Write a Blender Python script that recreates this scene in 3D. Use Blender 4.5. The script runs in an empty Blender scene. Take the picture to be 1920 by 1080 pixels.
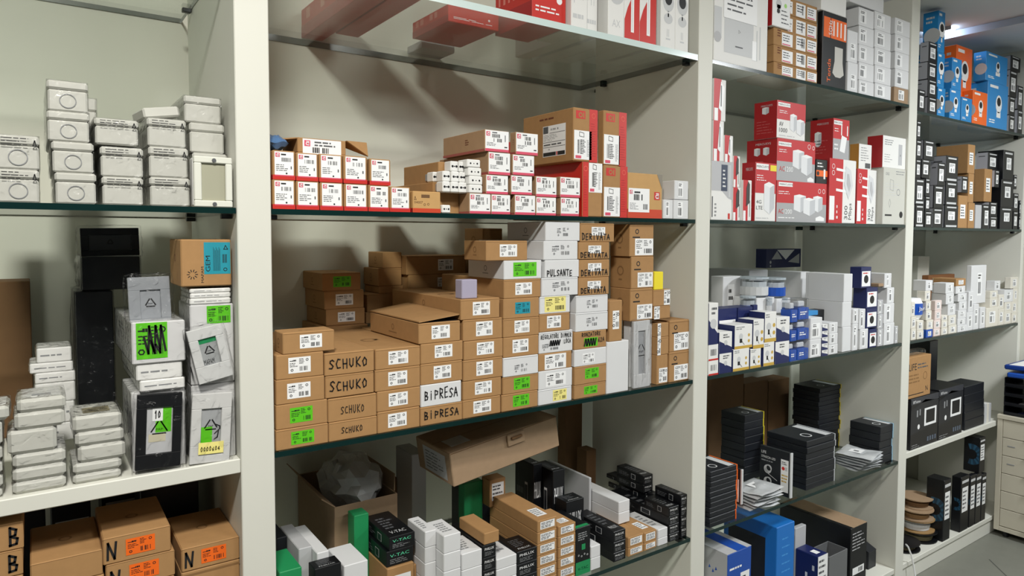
import bpy, math, random
from mathutils import Vector, Matrix, Euler
sc = bpy.context.scene
COL = sc.collection
# ------------------------------------------------------------------ camera
CP = Vector((-0.35213, -1.32574, 1.37248))
F, PX, PY = 1309.46, 1023.6, 505.45
_y, _p, _r = math.radians(36.3138), math.radians(2.8424), math.radians(0.303)
FW = Vector((math.sin(_y)*math.cos(_p), math.cos(_y)*math.cos(_p), -math.sin(_p)))
_R = Vector((math.cos(_y), -math.sin(_y), 0)); _U = _R.cross(FW)
RT = _R*math.cos(_r) + _U*math.sin(_r); UP = -_R*math.sin(_r) + _U*math.cos(_r)
cam = bpy.data.cameras.new('camera'); camo = bpy.data.objects.new('camera', cam); COL.objects.link(camo)
M = Matrix((RT, UP, -FW)).transposed().to_4x4(); M.translation = CP
camo.matrix_world = M
cam.sensor_width = 36; cam.sensor_fit = 'HORIZONTAL'; cam.lens = F/1920*36
cam.shift_x = (960-PX)/1920; cam.shift_y = (PY-540)/1920
cam.clip_start = .02
sc.camera = camo
# ------------------------------------------------------------------ light
sc.view_settings.view_transform = 'Standard'; sc.view_settings.look = 'None'
sc.view_settings.exposure = 0.0; sc.view_settings.gamma = 1; sc.view_settings.use_curve_mapping = False
w = bpy.data.worlds.new('world'); sc.world = w; w.use_nodes = True
w.node_tree.nodes['Background'].inputs[0].default_value = (.88, .95, 1, 1)
w.node_tree.nodes['Background'].inputs[1].default_value = .055
def area(name, loc, sx, sy, power, col=(1, .96, .88), rot=(0, 0, 0)):
    l = bpy.data.lights.new(name, 'AREA'); l.shape = 'RECTANGLE'; l.size = sx; l.size_y = sy; l.energy = power; l.color = col
    o = bpy.data.objects.new(name, l); COL.objects.link(o); o.location = loc; o.rotation_euler = rot
    return o
area('ceiling_or_fill_light', (-.46, -1.3, 2.56), .24, .24, 55, (1, .97, .90))
area('ceiling_or_fill_light', (.9, -1.9, 2.56), .7, .3, 20, (1, .98, .94), (math.radians(35), 0, 0))  # broad fill added to brighten the wall behind the shelves
area('ceiling_or_fill_light', (2.55, -1.3, 2.24), .35, .35, 46, (.95, .98, 1))  # second lamp added to light the right bays
# ------------------------------------------------------------------ pixel rays -> world points on true planes
def ray(px, py): return FW + RT*((px-PX)/F) - UP*((py-PY)/F)
def aty(px, py, Y): d = ray(px, py); return CP + d*((Y-CP.y)/d.y)
def atz(px, py, Z): d = ray(px, py); return CP + d*((Z-CP.z)/d.z)
def atx(px, py, X): d = ray(px, py); return CP + d*((X-CP.x)/d.x)
def pr(v):
    d = Vector(v)-CP; k = d.dot(FW); return PX+F*d.dot(RT)/k, PY-F*d.dot(UP)/k
# ------------------------------------------------------------------ materials
def lin(h):
    c = [int(h[i:i+2], 16)/255 for i in (0, 2, 4)]
    return tuple(x/12.92 if x <= .04045 else ((x+.055)/1.055)**2.4 for x in c)+(1,)
_m = {}
def mat(hexc, rough=.55, noise=0, scale=30, metal=0, bump=0, emit=0):
    key = (hexc, rough, noise, scale, metal, bump, emit)
    if key in _m: return _m[key]
    m = bpy.data.materials.new('paint_'+hexc); m.use_nodes = True; nt = m.node_tree; b = nt.nodes['Principled BSDF']
    c = lin(hexc); b.inputs['Base Color'].default_value = c; b.inputs['Roughness'].default_value = rough; b.inputs['Metallic'].default_value = metal
    if noise or bump:
        tc = nt.nodes.new('ShaderNodeTexCoord'); n = nt.nodes.new('ShaderNodeTexNoise'); n.inputs['Scale'].default_value = scale; n.inputs['Detail'].default_value = 6
        nt.links.new(tc.outputs['Object'], n.inputs['Vector'])
        if noise:
            mx = nt.nodes.new('ShaderNodeMix'); mx.data_type = 'RGBA'
            mx.inputs[6].default_value = tuple(max(0, x*(1-noise)) for x in c[:3])+(1,); mx.inputs[7].default_value = tuple(min(1, x*(1+noise)) for x in c[:3])+(1,)
            nt.links.new(n.outputs['Fac'], mx.inputs[0]); nt.links.new(mx.outputs[2], b.inputs['Base Color'])
        if bump:
            bp = nt.nodes.new('ShaderNodeBump'); bp.inputs['Strength'].default_value = bump; bp.inputs['Distance'].default_value = .002
            nt.links.new(n.outputs['Fac'], bp.inputs['Height']); nt.links.new(bp.outputs['Normal'], b.inputs['Normal'])
    if emit: b.inputs['Emission Color'].default_value = c; b.inputs['Emission Strength'].default_value = emit
    _m[key] = m; return m
def clear(name, tint, rough, base, bumpy=0):
    if name in _m: return _m[name]
    m = bpy.data.materials.new(name); m.use_nodes = True; nt = m.node_tree; nt.nodes.clear()
    o = nt.nodes.new('ShaderNodeOutputMaterial'); mx = nt.nodes.new('ShaderNodeMixShader'); t = nt.nodes.new('ShaderNodeBsdfTransparent'); g = nt.nodes.new('ShaderNodeBsdfGlossy')
    t.inputs[0].default_value = tint; g.inputs['Roughness'].default_value = rough
    fr = nt.nodes.new('ShaderNodeLayerWeight'); fr.inputs[0].default_value = .5
    pw = nt.nodes.new('ShaderNodeMath'); pw.operation = 'POWER'; pw.inputs[1].default_value = 4
    ad = nt.nodes.new('ShaderNodeMath'); ad.operation = 'ADD'; ad.use_clamp = True; ad.inputs[1].default_value = base
    nt.links.new(fr.outputs['Facing'], pw.inputs[0]); nt.links.new(pw.outputs[0], ad.inputs[0]); nt.links.new(ad.outputs[0], mx.inputs[0]); nt.links.new(t.outputs[0], mx.inputs[1]); nt.links.new(g.outputs[0], mx.inputs[2]); nt.links.new(mx.outputs[0], o.inputs[0])
    if bumpy:
        tc = nt.nodes.new('ShaderNodeTexCoord'); n = nt.nodes.new('ShaderNodeTexNoise'); n.inputs['Scale'].default_value = 38; n.inputs['Detail'].default_value = 4; n.inputs['Distortion'].default_value = 1.5
        bp = nt.nodes.new('ShaderNodeBump'); bp.inputs['Strength'].default_value = bumpy; bp.inputs['Distance'].default_value = .01
        nt.links.new(tc.outputs['Object'], n.inputs['Vector']); nt.links.new(n.outputs['Fac'], bp.inputs['Height']); nt.links.new(bp.outputs['Normal'], g.inputs['Normal']); nt.links.new(bp.outputs['Normal'], fr.inputs['Normal'])
    _m[name] = m; return m
GLASS = clear('clear_glass', (.955, .985, .97, 1), .02, .02)
FILM = clear('plastic_film', (.95, .95, .95, 1), .2, .01, .7)
GEDGE = mat('0A2826', .2)
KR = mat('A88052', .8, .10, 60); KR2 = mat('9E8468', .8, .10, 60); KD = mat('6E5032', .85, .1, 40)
WH = mat('E9E9E6', .55); WC = mat('DADBDC', .6, .03, 20); GW = mat('B9BABC', .6); STK = mat('F2F3F3', .4)
BK = mat('0D0F13', .4); BK2 = mat('191C22', .45); INK = mat('1A1A1C', .5); DG = mat('55575A', .5); MG = mat('8E9092', .5)
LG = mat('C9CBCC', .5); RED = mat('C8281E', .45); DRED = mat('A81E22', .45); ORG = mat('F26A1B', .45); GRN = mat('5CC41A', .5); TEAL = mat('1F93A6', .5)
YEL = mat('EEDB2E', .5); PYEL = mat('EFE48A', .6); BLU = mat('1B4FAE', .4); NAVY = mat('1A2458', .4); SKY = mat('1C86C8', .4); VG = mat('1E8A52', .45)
PINK = mat('D8506A', .5); BRN = mat('6B3A25', .8); GOLD = mat('C9A545', .5); PANEL = mat('DADAD0', .5, .025, 9)
WALLM = mat('E4E4D6', .75, .05, 5, 0, .15)
BAG = mat('E6E7E7', .22, .1, 20, 0, .8)
BAG.node_tree.nodes['Principled BSDF'].inputs['Alpha'].default_value = .48
COLS = dict(w=STK, g=GRN, t=TEAL, o=ORG, y=YEL, py=PYEL)
# ------------------------------------------------------------------ mesh builder
class MB:
    def __init__(s): s.v = []; s.f = []; s.i = []; s.ms = []; s.sm = False
    def mi(s, m):
        if m not in s.ms: s.ms.append(m)
        return s.ms.index(m)
    def poly(s, pts, m):
        n = len(s.v); s.v += [tuple(p) for p in pts]; s.f.append(tuple(range(n, n+len(pts)))); s.i.append(s.mi(m))
    def mesh(s, vs, fs, m):
        n = len(s.v); s.v += [tuple(p) for p in vs]; k = s.mi(m)
        for f in fs: s.f.append(tuple(n+a for a in f)); s.i.append(k)
    def box(s, x0, y0, z0, x1, y1, z1, m, b=.0012):
        b = min(b, (x1-x0)*.3, (y1-y0)*.3, (z1-z0)*.3)
        lo = (x0, y0, z0); hi = (x1, y1, z1); V = {}; vs = []
        for sx in (0, 1):
            for sy in (0, 1):
                for sz in (0, 1):
                    q = (sx, sy, sz)
                    for a in range(3):
                        p = [(hi if q[c] else lo)[c] + (0 if c == a else (-b if q[c] else b)) for c in range(3)]
                        V[q, a] = len(vs); vs.append(tuple(p))
        fs = []
        for a in range(3):
            c, d = [(1, 2), (2, 0), (0, 1)][a]
            for sa in (0, 1):
                L = []
                for (i, j) in ((0, 0), (1, 0), (1, 1), (0, 1)):
                    q = [0, 0, 0]; q[a] = sa; q[c] = i; q[d] = j; L.append(V[tuple(q), a])
                fs.append(L if sa else L[::-1])
        for a in range(3):
            c, d = [(1, 2), (2, 0), (0, 1)][a]
            for i in (0, 1):
                for j in (0, 1):
                    q0 = [0, 0, 0]; q0[c] = i; q0[d] = j; q1 = list(q0); q1[a] = 1
                    q0 = tuple(q0); q1 = tuple(q1); L = [V[q0, c], V[q1, c], V[q1, d], V[q0, d]]
                    fs.append(L if i == j else L[::-1])
        for sx in (0, 1):
            for sy in (0, 1):
                for sz in (0, 1):
                    q = (sx, sy, sz); L = [V[q, 0], V[q, 1], V[q, 2]]
                    fs.append(L if (sx+sy+sz) % 2 else L[::-1])
        s.mesh(vs, fs, m)
    def cyl(s, c, r, h, m, n=20, axis=2, r2=None):
        r2 = r if r2 is None else r2; vs = []
        for k in range(n):
            a = 2*math.pi*k/n
            for (rr, t) in ((r, 0), (r2, h)):
                p = [math.cos(a)*rr, math.sin(a)*rr, t]
                p = p if axis == 2 else ([p[0], p[2], p[1]] if axis == 1 else [p[2], p[0], p[1]])
                vs.append((c[0]+p[0], c[1]+p[1], c[2]+p[2]))
        fs = [(2*k, 2*((k+1) % n), 2*((k+1) % n)+1, 2*k+1) for k in range(n)]
        fs += [tuple(2*k for k in range(n))[::-1], tuple(2*k+1 for k in range(n))]
        s.mesh(vs, fs, m)
    def build(s, name, parent=None, loc=(0, 0, 0), rot=(0, 0, 0), kind=None):
        me = bpy.data.meshes.new(name); me.from_pydata(s.v, [], s.f)
        for m in s.ms: me.materials.append(m)
        me.polygons.foreach_set('material_index', s.i)
        if s.sm: me.polygons.foreach_set('use_smooth', [True]*len(s.f))
        me.update(); o = bpy.data.objects.new(name, me); COL.objects.link(o)
        if parent: o.parent = parent
        o.location = loc; o.rotation_euler = rot
        if kind: o['kind'] = kind
        return o
# ------------------------------------------------------------------ printing on a face
_g = {}
def glyphs(t):
    if t in _g: return _g[t]
    c = bpy.data.curves.new('t', 'FONT'); c.body = t; c.size = 1; c.resolution_u = 2
    o = bpy.data.objects.new('t', c); COL.objects.link(o)
    bpy.context.view_layer.update()
    me = o.evaluated_get(bpy.context.evaluated_depsgraph_get()).to_mesh()
    vs = [(v.co.x, v.co.y) for v in me.vertices]; fs = [tuple(p.vertices) for p in me.polygons]
    bpy.data.objects.remove(o); bpy.data.curves.remove(c)
    x0 = min(v[0] for v in vs); x1 = max(v[0] for v in vs); y0 = min(v[1] for v in vs); y1 = max(v[1] for v in vs)
    vs = [((x-x0)/(y1-y0), (y-y0)/(y1-y0)) for x, y in vs]
    _g[t] = (vs, fs, (x1-x0)/(y1-y0)); return _g[t]
SF = {'S': [[(.9, .85), (.6, 1), (.25, .9), (.2, .7), (.5, .5), (.75, .3), (.5, .05), (.05, .1)]], 'C': [[(.8, .9), (.4, .95), (.1, .5), (.3, .08), (.85, .1)]],
 'H': [[(.1, 1), (.15, 0)], [(.8, 1), (.8, 0)], [(.1, .5), (.8, .5)]], 'U': [[(.1, 1), (.12, .3), (.4, 0), (.7, .2), (.75, 1)]],
 'K': [[(.15, 1), (.15, 0)], [(.85, 1), (.15, .45), (.85, 0)]], 'O': [[(.45, 1), (.1, .6), (.3, .05), (.75, .2), (.8, .7), (.45, 1)]],
 'B': [[(.15, 1), (.15, 0)], [(.15, 1), (.7, .85), (.6, .55), (.2, .5), (.8, .35), (.7, .05), (.1, 0)]], 'I': [[(.4, .7), (.4, 0)], [(.38, .95), (.42, .9)]],
 'P': [[(.15, 1), (.15, 0)], [(.15, 1), (.8, .85), (.7, .5), (.15, .45)]], 'R': [[(.15, 1), (.15, 0)], [(.15, 1), (.75, .85), (.7, .5), (.15, .5), (.85, 0)]],
 'E': [[(.8, 1), (.15, .95), (.15, 0), (.8, .05)], [(.15, .5), (.7, .5)]], 'A': [[(0, 0), (.45, 1), (.85, 0)], [(.15, .4), (.75, .4)]],
 'D': [[(.15, 1), (.15, 0), (.7, .15), (.85, .6), (.5, .95), (.05, 1)]], 'V': [[(0, 1), (.4, 0), (.8, 1)]], 'T': [[(0, 1), (.9, 1)], [(.45, 1), (.45, 0)]],
 'L': [[(.15, 1), (.15, 0), (.8, .05)]], 'N': [[(.1, 0), (.15, 1), (.7, 0), (.85, 1)]], 'G': [[(.8, .9), (.35, .95), (.1, .5), (.35, .05), (.8, .1), (.8, .45), (.5, .45)]],
 'M': [[(.05, 0), (.15, 1), (.45, .4), (.75, 1), (.85, 0)]], 'Z': [[(.1, 1), (.8, 1), (.1, 0), (.85, 0)]], 'Y': [[(0, 1), (.4, .5), (.8, 1)], [(.4, .5), (.35, 0)]],
 '1': [[(.2, .7), (.5, 1), (.5, 0)]], '0': [[(.45, 1), (.15, .6), (.3, .05), (.7, .2), (.75, .7), (.45, 1)]], '6': [[(.7, 1), (.2, .5), (.3, .05), (.75, .1), (.7, .45), (.25, .4)]],
 '2': [[(.15, .8), (.5, 1), (.75, .7), (.1, 0), (.8, .02)]], '4': [[(.6, 0), (.6, 1), (.1, .35), (.85, .35)]], ' ': []}
class Face:
    def __init__(s, mb, o, u, v, w, h, k0=0):
        s.mb = mb; s.o = Vector(o); s.u = Vector(u); s.v = Vector(v); s.n = s.u.cross(s.v); s.w = w; s.h = h; s.k0 = k0
    def P(s, x, y, k=1): return s.o + s.u*(x*s.w) + s.v*(y*s.h) + s.n*((k+s.k0)*.00028)
    def rect(s, x0, y0, x1, y1, m, k=1): s.mb.poly([s.P(x0, y0, k), s.P(x1, y0, k), s.P(x1, y1, k), s.P(x0, y1, k)], m)
    def poly(s, pts, m, k=1): s.mb.poly([s.P(x, y, k) for x, y in pts], m)
    def circ(s, x, y, r, m, k=1, n=14, sx=1):   # r as a share of the face height
        q = s.h/s.w; s.poly([(x+math.cos(2*math.pi*i/n)*r*q*sx, y+math.sin(2*math.pi*i/n)*r) for i in range(n)], m, k)
    def ring(s, x, y, r, t, m, k=1, n=14):
        q = s.h/s.w; c = [(math.cos(2*math.pi*i/n), math.sin(2*math.pi*i/n)) for i in range(n+1)]
        for i in range(n):
            a, b = c[i], c[i+1]; s.poly([(x+a[0]*r*q, y+a[1]*r), (x+b[0]*r*q, y+b[1]*r), (x+b[0]*(r-t)*q, y+b[1]*(r-t)), (x+a[0]*(r-t)*q, y+a[1]*(r-t))], m, k)
    def stroke(s, pts, t, m, k=1):              # t in metres
        P = [Vector((x*s.w, y*s.h)) for x, y in pts]
        for a, b in zip(P, P[1:]):
            d = b-a
            if d.length < 1e-6: continue
            d.normalize(); e = Vector((-d.y, d.x))*t/2; a2 = a-d*t*.4; b2 = b+d*t*.4
            s.mb.poly([s.o+s.u*q.x+s.v*q.y+s.n*((k+s.k0)*.00028) for q in (a2-e, b2-e, b2+e, a2+e)], m)
    def hand(s, t, x, y, w, h, m, k=3, th=.0022, seed=1):
        r = random.Random(seed); n = max(1, len(t)); cw = w/n
        for i, ch in enumerate(t):
            dy = r.uniform(-.05, .05)*h; sc_ = r.uniform(.85, 1.1)
            for st in SF.get(ch, []): s.stroke([(x+cw*(i+px*.82), y+dy+py*h*sc_) for px, py in st], th, m, k)
    def text(s, t, x, y, h, m, k=1, w=None, rot=0):
        vs, fs, a = glyphs(t); q = s.h/s.w
        if rot:    # reads upwards; h is then a share of the width
            L = h*a/q if w is None else w
            V = [s.P(x+h*(1-vy), y+L*vx/a, k) for vx, vy in vs]
        else:
            L = h*a*q if w is None else w
            V = [s.P(x+L*vx/a, y+h*vy, k) for vx, vy in vs]
        s.mb.mesh(V, fs, m)
    def lines(s, x0, y0, x1, y1, n, m, k=1, seed=0, fill=.5):
        r = random.Random(seed); H = (y1-y0)/n
        for i in range(n):
            y = y1-(i+.5)*H; x = x0
            e = x0+(x1-x0)*r.uniform(.55, 1)
            while x < e-.01*(x1-x0):
                l = (x1-x0)*r.uniform(.12, .4); s.rect(x, y-H*fill/2, min(e, x+l), y+H*fill/2, m, k); x += l+(x1-x0)*.05
    def bars(s, x0, y0, x1, y1, n, m, k=1, seed=0):
        r = random.Random(seed); cw = (x1-x0)/n
        for i in range(n):
            if r.random() < .82: s.rect(x0+cw*i, y0, x0+cw*(i+r.uniform(.35, .75)), y1, m, k)
    def sub(s, x0, y0, x1, y1, k=0):
        return Face(s.mb, s.P(x0, y0, 0), s.u, s.v, (x1-x0)*s.w, (y1-y0)*s.h, s.k0+k)
    def on(s, mb): return Face(mb, s.o, s.u, s.v, s.w, s.h, s.k0)
def fr_(mb, w, d, h): return Face(mb, (0, 0, 0), (1, 0, 0), (0, 0, 1), w, h)
def lf_(mb, w, d, h): return Face(mb, (0, d, 0), (0, -1, 0), (0, 0, 1), d, h)
def tp_(mb, w, d, h): return Face(mb, (0, 0, h), (1, 0, 0), (0, 1, 0), w, d)
# ------------------------------------------------------------------ things
LABELS = {}
def tag(o, label, cat, group=None):
    n = len(label.replace(',', ' ').split())
    if n > 16 or n < 4: print('LABEL LENGTH', n, label)
    if label in LABELS: print('LABEL TWICE', label)
    LABELS[label] = 1
    o['label'] = label; o['category'] = cat
    if group: o['group'] = group
    return o
def film(parent, x0, y0, z0, x1, y1, z1, seed=0, g=.0005, j=.002, n=5, m=None, name='plastic_wrap'):
    r = random.Random(seed); mb = MB(); x0 -= g; y0 -= g; z0 -= 0; x1 += g; z1 += g; y1 += g
    def grid(P, U, W, a, b):
        vs = []
        for i in range(a+1):
            for k in range(b+1):
                e = 0 if i in (0, a) or k in (0, b) else 1
                p = Vector(P)+Vector(U)*(i/a)+Vector(W)*(k/b); nn = Vector(U).cross(Vector(W)).normalized()
                vs.append(p+nn*r.uniform(-.3, 1)*j*e)
        fs = [(i*(b+1)+k, (i+1)*(b+1)+k, (i+1)*(b+1)+k+1, i*(b+1)+k+1) for i in range(a) for k in range(b)]
        mb.mesh(vs, fs, m or FILM)
    X, Y, Z = x1-x0, y1-y0, z1-z0
    grid((x0, y0, z0), (X, 0, 0), (0, 0, Z), n+2, n); grid((x0, y1, z0), (0, -Y, 0), (0, 0, Z), n, n); grid((x0, y0, z1), (X, 0, 0), (0, Y, 0), n, n); grid((x1, y0, z0), (0, Y, 0), (0, 0, Z), 2, n)
    return mb.build(name, parent)
REG = []
def fit(b):   # shrink a new box off the ones that already stand there
    b = list(b); G = .0007
    for e in REG+REG:
        if b[0] < e[1] and b[1] > e[0] and b[2] < e[3] and b[3] > e[2] and b[4] < e[5] and b[5] > e[4]:
            c = [(e[1]-b[0], 0, e[1]+G), (b[1]-e[0], 1, e[0]-G), ((e[3]-b[2])*1.2, 2, e[3]+G), ((b[3]-e[2])*.22, 3, e[2]-G), ((e[5]-b[4])*1.0, 4, e[5]+.0002), ((b[5]-e[4])*1.6, 5, e[4]-G)]
            c.sort()
            for cost, i, v in c:
                q = list(b); q[i] = v
                if q[1]-q[0] > .006 and q[3]-q[2] > .012 and q[5]-q[4] > .006: b = q; break
            else: print('NOFIT', [round(x, 3) for x in b]); return None
    return b
# ------------------------------------------------------------------ the setting
ZT, ZM, Z3, Z2, ZB = 1.8716, 1.4178, .9660, .5107, .085
T = .0586; P3 = 2.3687; XE = 3.43; DP = .440; DW = .5167; CEIL = 2.275; CH = 2.62
def struct(name, x0, y0, z0, x1, y1, z1, m):
    mb = MB(); mb.box(x0, y0, z0, x1, y1, z1, m, .001); return mb.build(name, kind='structure')
struct('wall_back', -2.0, DW, 0, XE+.1, DW+.1, CH+.1, WALLM)
struct('wall_right', XE, -1.9, 0, XE+.1, DW-.001, CH-.001, mat('C9C8BC', .7, .04, 6))
struct('ceiling', -2.0, -2.6, CH, XE+.1, DW-.001, CH+.1, mat('C4C6C6', .8))
struct('trim_2', P3-T+.03, -1.9, CEIL, XE-.0005, DW-.0015, CH-.001, mat('C4C6C6', .8))
fl = MB(); fl.box(-2.0, -2.6, -.1, XE+.1, DW-.001, 0, mat('77786F', .5, .12, 14))
for i in range(14):   # tile joints laid at 45 degrees
    t = -1.6+i*.42; fl.poly([(t, -2.5, .0006), (t+.006, -2.5, .0006), (t+2.406, -.1, .0006), (t+2.4, -.1, .0006)], mat('4C4D48', .8))
    t = 5.0-i*.42; fl.poly([(t, -2.5, .0006), (t-2.4, -.1, .0006), (t-2.406, -.1, .0006), (t-.006, -2.5, .0006)], mat('4C4D48', .8))
fl.build('floor', kind='structure')
# white built-in unit: uprights, plinth, fixed boards
unit = bpy.data.objects.new('shelving_unit', None); COL.objects.link(unit); unit.location = (0, 0, 0)
tag(unit, 'tall white built-in shelving unit with four bays along the back wall', 'shelving')
def upart(name, x0, y0, z0, x1, y1, z1, m=PANEL, b=.0015):
    mb = MB(); mb.box(x0, y0, z0, x1, y1, z1, m, b); return mb.build(name, unit)
UPX = [(-T, 0), (1.2-T, 1.2), (P3-T, P3), (XE-.03, XE-.001), (-1.2-T, -1.2)]
for a, b in UPX: upart('upright_panel', a, 0, 0, b, DP, (CEIL if a > 2 else CH)-.002)
BAYS = [(-1.2, -T), (0, 1.2-T), (1.2, P3-T), (P3, XE-.03)]
for a, b in BAYS:
    upart('base_shelf', a+.0005, .004, ZB-.02, b-.0005, DW-.002, ZB-.0003)
    upart('plinth', a+.0005, .012, .0005, b-.0005, .03, ZB-.0205)
upart('fixed_shelf', -1.2+.0005, .001, Z3-.0262, -T-.0005, DW-.002, Z3-.0002)
upart('fixed_shelf', P3+.0005, .001, .5315-.024, XE-.0305, DW-.002, .5312)
upart('fixed_shelf', -1.2+.0005, .001, Z2-.026, -T-.0005, DW-.002, Z2-.0002)
def glass(bay, z, label, bright_edge=False, th=.0105):
    a, b = BAYS[bay]; a += .0012; b -= .0012; mb = MB(); y0, y1 = .002, DW-.003
    for zz in (z-th, z-.0002): mb.poly([(a, y0, zz), (b, y0, zz), (b, y1, zz), (a, y1, zz)] if zz > z-.001 else [(a, y1, zz), (b, y1, zz), (b, y0, zz), (a, y0, zz)], GLASS)
    e = [(a, y0), (b, y0), (b, y1), (a, y1)]
    for i in range(4):
        p, q = e[i], e[(i+1) % 4]; mb.poly([(p[0], p[1], z-th), (q[0], q[1], z-th), (q[0], q[1], z-.0002), (p[0], p[1], z-.0002)], mat('CFE0DD', .15) if bright_edge and i == 0 else GEDGE)  # bright reflection on the front glass edge painted as a pale colour
    o = mb.build('glass_shelf'); tag(o, label, 'glass shelf')
    for x in (a+.0005, b-.018):
        for y in (.03, DP-.06):
            m2 = MB(); m2.box(x, y, z-th-.009, x+.0175, y+.014, z-th-.0003, BK, .001); m2.build('shelf_clip', unit)
glass(0, ZT, 'nearly empty glass shelf above the film-wrapped junction boxes in the left bay')
glass(1, ZT, 'highest glass shelf with pale front edge, middle bay', True, .016)
glass(2, 1.8674, 'glass shelf carrying the black box with orange panels')
glass(3, 1.852, 'glass shelf under the blue camera boxes at the right')
glass(0, ZM, 'glass shelf carrying the film-wrapped junction boxes in the left bay')
glass(1, ZM, 'glass shelf carrying the rows of small red-striped boxes')
glass(2, ZM, 'glass shelf carrying the red network device boxes')
glass(3, 1.41, 'glass shelf carrying the black and brown boxes at the right')
glass(1, Z3, 'glass shelf under the SCHUKO and BIPRESA cartons')
glass(2, .9685, 'glass shelf carrying the yellow-edged lamp boxes')
glass(3, .969, 'glass shelf carrying the small pale boxes at the far right')
glass(1, Z2, 'lowest glass shelf with long driver boxes, middle bay')
glass(2, Z2, 'glass shelf carrying the stacked black strip boxes')
PW = mat('C6C6BE', .45, .03, 20)
# ------------------------------------------------------------------ printed styles
class B: pass
NM = {}
def kids(b, name): m = MB(); b.kids.append((name, m)); return m
def mini(F, x0, y0, x1, y1, bg, ink=INK, seed=0, gem=False, k=1):
    S = F.sub(x0, y0, x1, y1, k)
    S.k0 += 1
    if bg: S.rect(0, 0, 1, 1, bg, 0)
    if gem: S.text('GEM', .07, .74, .17, ink, 1)
    else: S.rect(.06, .76, .2, .8, ink); S.lines(.2, .74, .42, .86, 1, ink, 1, seed, .8)
    S.lines(.06, .38, .45, .68, 3, ink, 1, seed, .35); S.lines(.48, .55, .72, .92, 4, ink, 1, seed+1, .4)
    S.ring(.84, .8, .09, .035, ink, 1, 8); S.bars(.5, .12, .92, .4, 9, ink, 1, seed); S.ring(.16, .2, .09, .04, ink, 1, 6)
SW = {'w': 'white label', 'g': 'green sticker', 't': 'teal sticker', 'o': 'orange sticker', 'p': 'printed label'}
def s_k(b, o, body=KR, word='brown'):
    b.mb.box(0, 0, 0, b.w, b.d, b.h, body, .0015)
    dk = mat('86633B', .9) if body is KR else MG
    F, L, Tp = b.F, b.L, b.T
    if b.h > .02: F.rect(.01, .93, .99, .945, dk, 1) if b.r.random() < .5 else None
    s = o.get('s', 'w'); q = o.get('q', (.42+b.r.uniform(-.04, .04), .2+b.r.uniform(-.05, .04), .82, .84))
    if s in COLS:
        m = kids(b, 'sticker'); FF = F.on(m); mini(FF, q[0], q[1], q[2], q[3], COLS[s], INK, b.seed, o.get('gem', False), 0)
    elif s == 'p': mini(F, q[0], q[1], q[2], q[3], None, DG, b.seed, False, 1)
    ly = .55
    if o.get('lg', 1):
        L.ring(.5, ly, .16, .05, dk, 1, 10); L.rect(.42, .25, .58, .3, dk); Tp.ring(.4, .4, .06, .02, dk, 1, 8); Tp.rect(.5, .38, .62, .42, dk)
    if o.get('fl'): F.ring(.3, .78, .08, .03, INK, 1, 10); F.rect(.12, .58, .42, .62, INK)
    if 'hw' in o:
        t, x, y, w_, h_ = o['hw']; F.hand(t, x, y, w_, h_, INK, 4, o.get('th', .0022), b.seed)
    if 'hw2' in o: F.hand(*o['hw2'], INK, 6, .0014, b.seed)
    if 'sb' in o:
        x, y, w_, h_ = o['sb']; F.stroke([(x+w_*i/9, y+h_*(i % 2)) for i in range(10)], .004, INK, 6)
    if o.get('lid'):
        Tp.rect(.04, .02, .98, .9, mat('1E1610', .9), 2); q_ = kids(b, 'raised_lid'); q_.mesh([(0, -.002, b.h+.002), (b.w, .004, b.h+.012), (b.w, b.d, b.h+.016), (0, b.d, b.h+.002), (0, -.002, b.h+.0045), (b.w, .004, b.h+.0145), (b.w, b.d, b.h+.0185), (0, b.d, b.h+.0045)], [(3, 2, 1, 0), (4, 5, 6, 7), (0, 1, 5, 4), (1, 2, 6, 5), (2, 3, 7, 6), (3, 0, 4, 7)], body)  # shaded gap under the lid painted dark on the solid top
    lk = word+' carton'
    if 'hw' in o and t: lk += ' handwritten '+(o.get('hn') or t)
    elif s in SW: lk += ' with '+SW[s]
    elif s is None: lk += ' with plain end'
    return 'cardboard_box', o.get('lk', lk), 'box'
def s_w(b, o):
    r = s_k(b, o, WC, 'white'); return 'white_carton', r[1], 'box'
def bt_logo(F, x, y, s, m=RED):   # red square with a rounded lower-case a
    q = F.h/F.w; F.rect(x, y, x+s*q, y+s, m, 1); F.ring(x+s*q*.5, y+s*.42, s*.28, s*.12, STK, 2, 10); F.rect(x+s*q*.68, y+s*.14, x+s*q*.8, y+s*.75, STK, 2); F.rect(x+s*q*.3, y+s*.75, x+s*q*.8, y+s*.85, STK, 2)
def s_bt(b, o):   # small kraft box with a white front label and a red band
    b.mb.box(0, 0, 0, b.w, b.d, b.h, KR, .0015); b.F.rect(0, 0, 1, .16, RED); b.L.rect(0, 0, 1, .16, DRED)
    m = kids(b, 'sticker'); S = b.F.on(m).sub(.08, .12, .93, .96); S.rect(0, 0, 1, 1, STK, 1); S.rect(0, 0, 1, .05, PINK, 2)
    bt_logo(S.sub(0, 0, 1, 1, 1), .05, .78, .17, PINK); S.rect(.34, .86, .6, .92, INK, 2); S.bars(.36, .6, .88, .76, 11, DG, 2, b.seed); S.lines(.07, .2, .72, .5, 4, DG, 2, b.seed, .35); S.rect(.84, .3, .9, .42, DG, 2); S.circ(.62, .12, .04, INK, 2, 6)
    return 'switch_box', 'small brown box, white label, red band', 'box'
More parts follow.
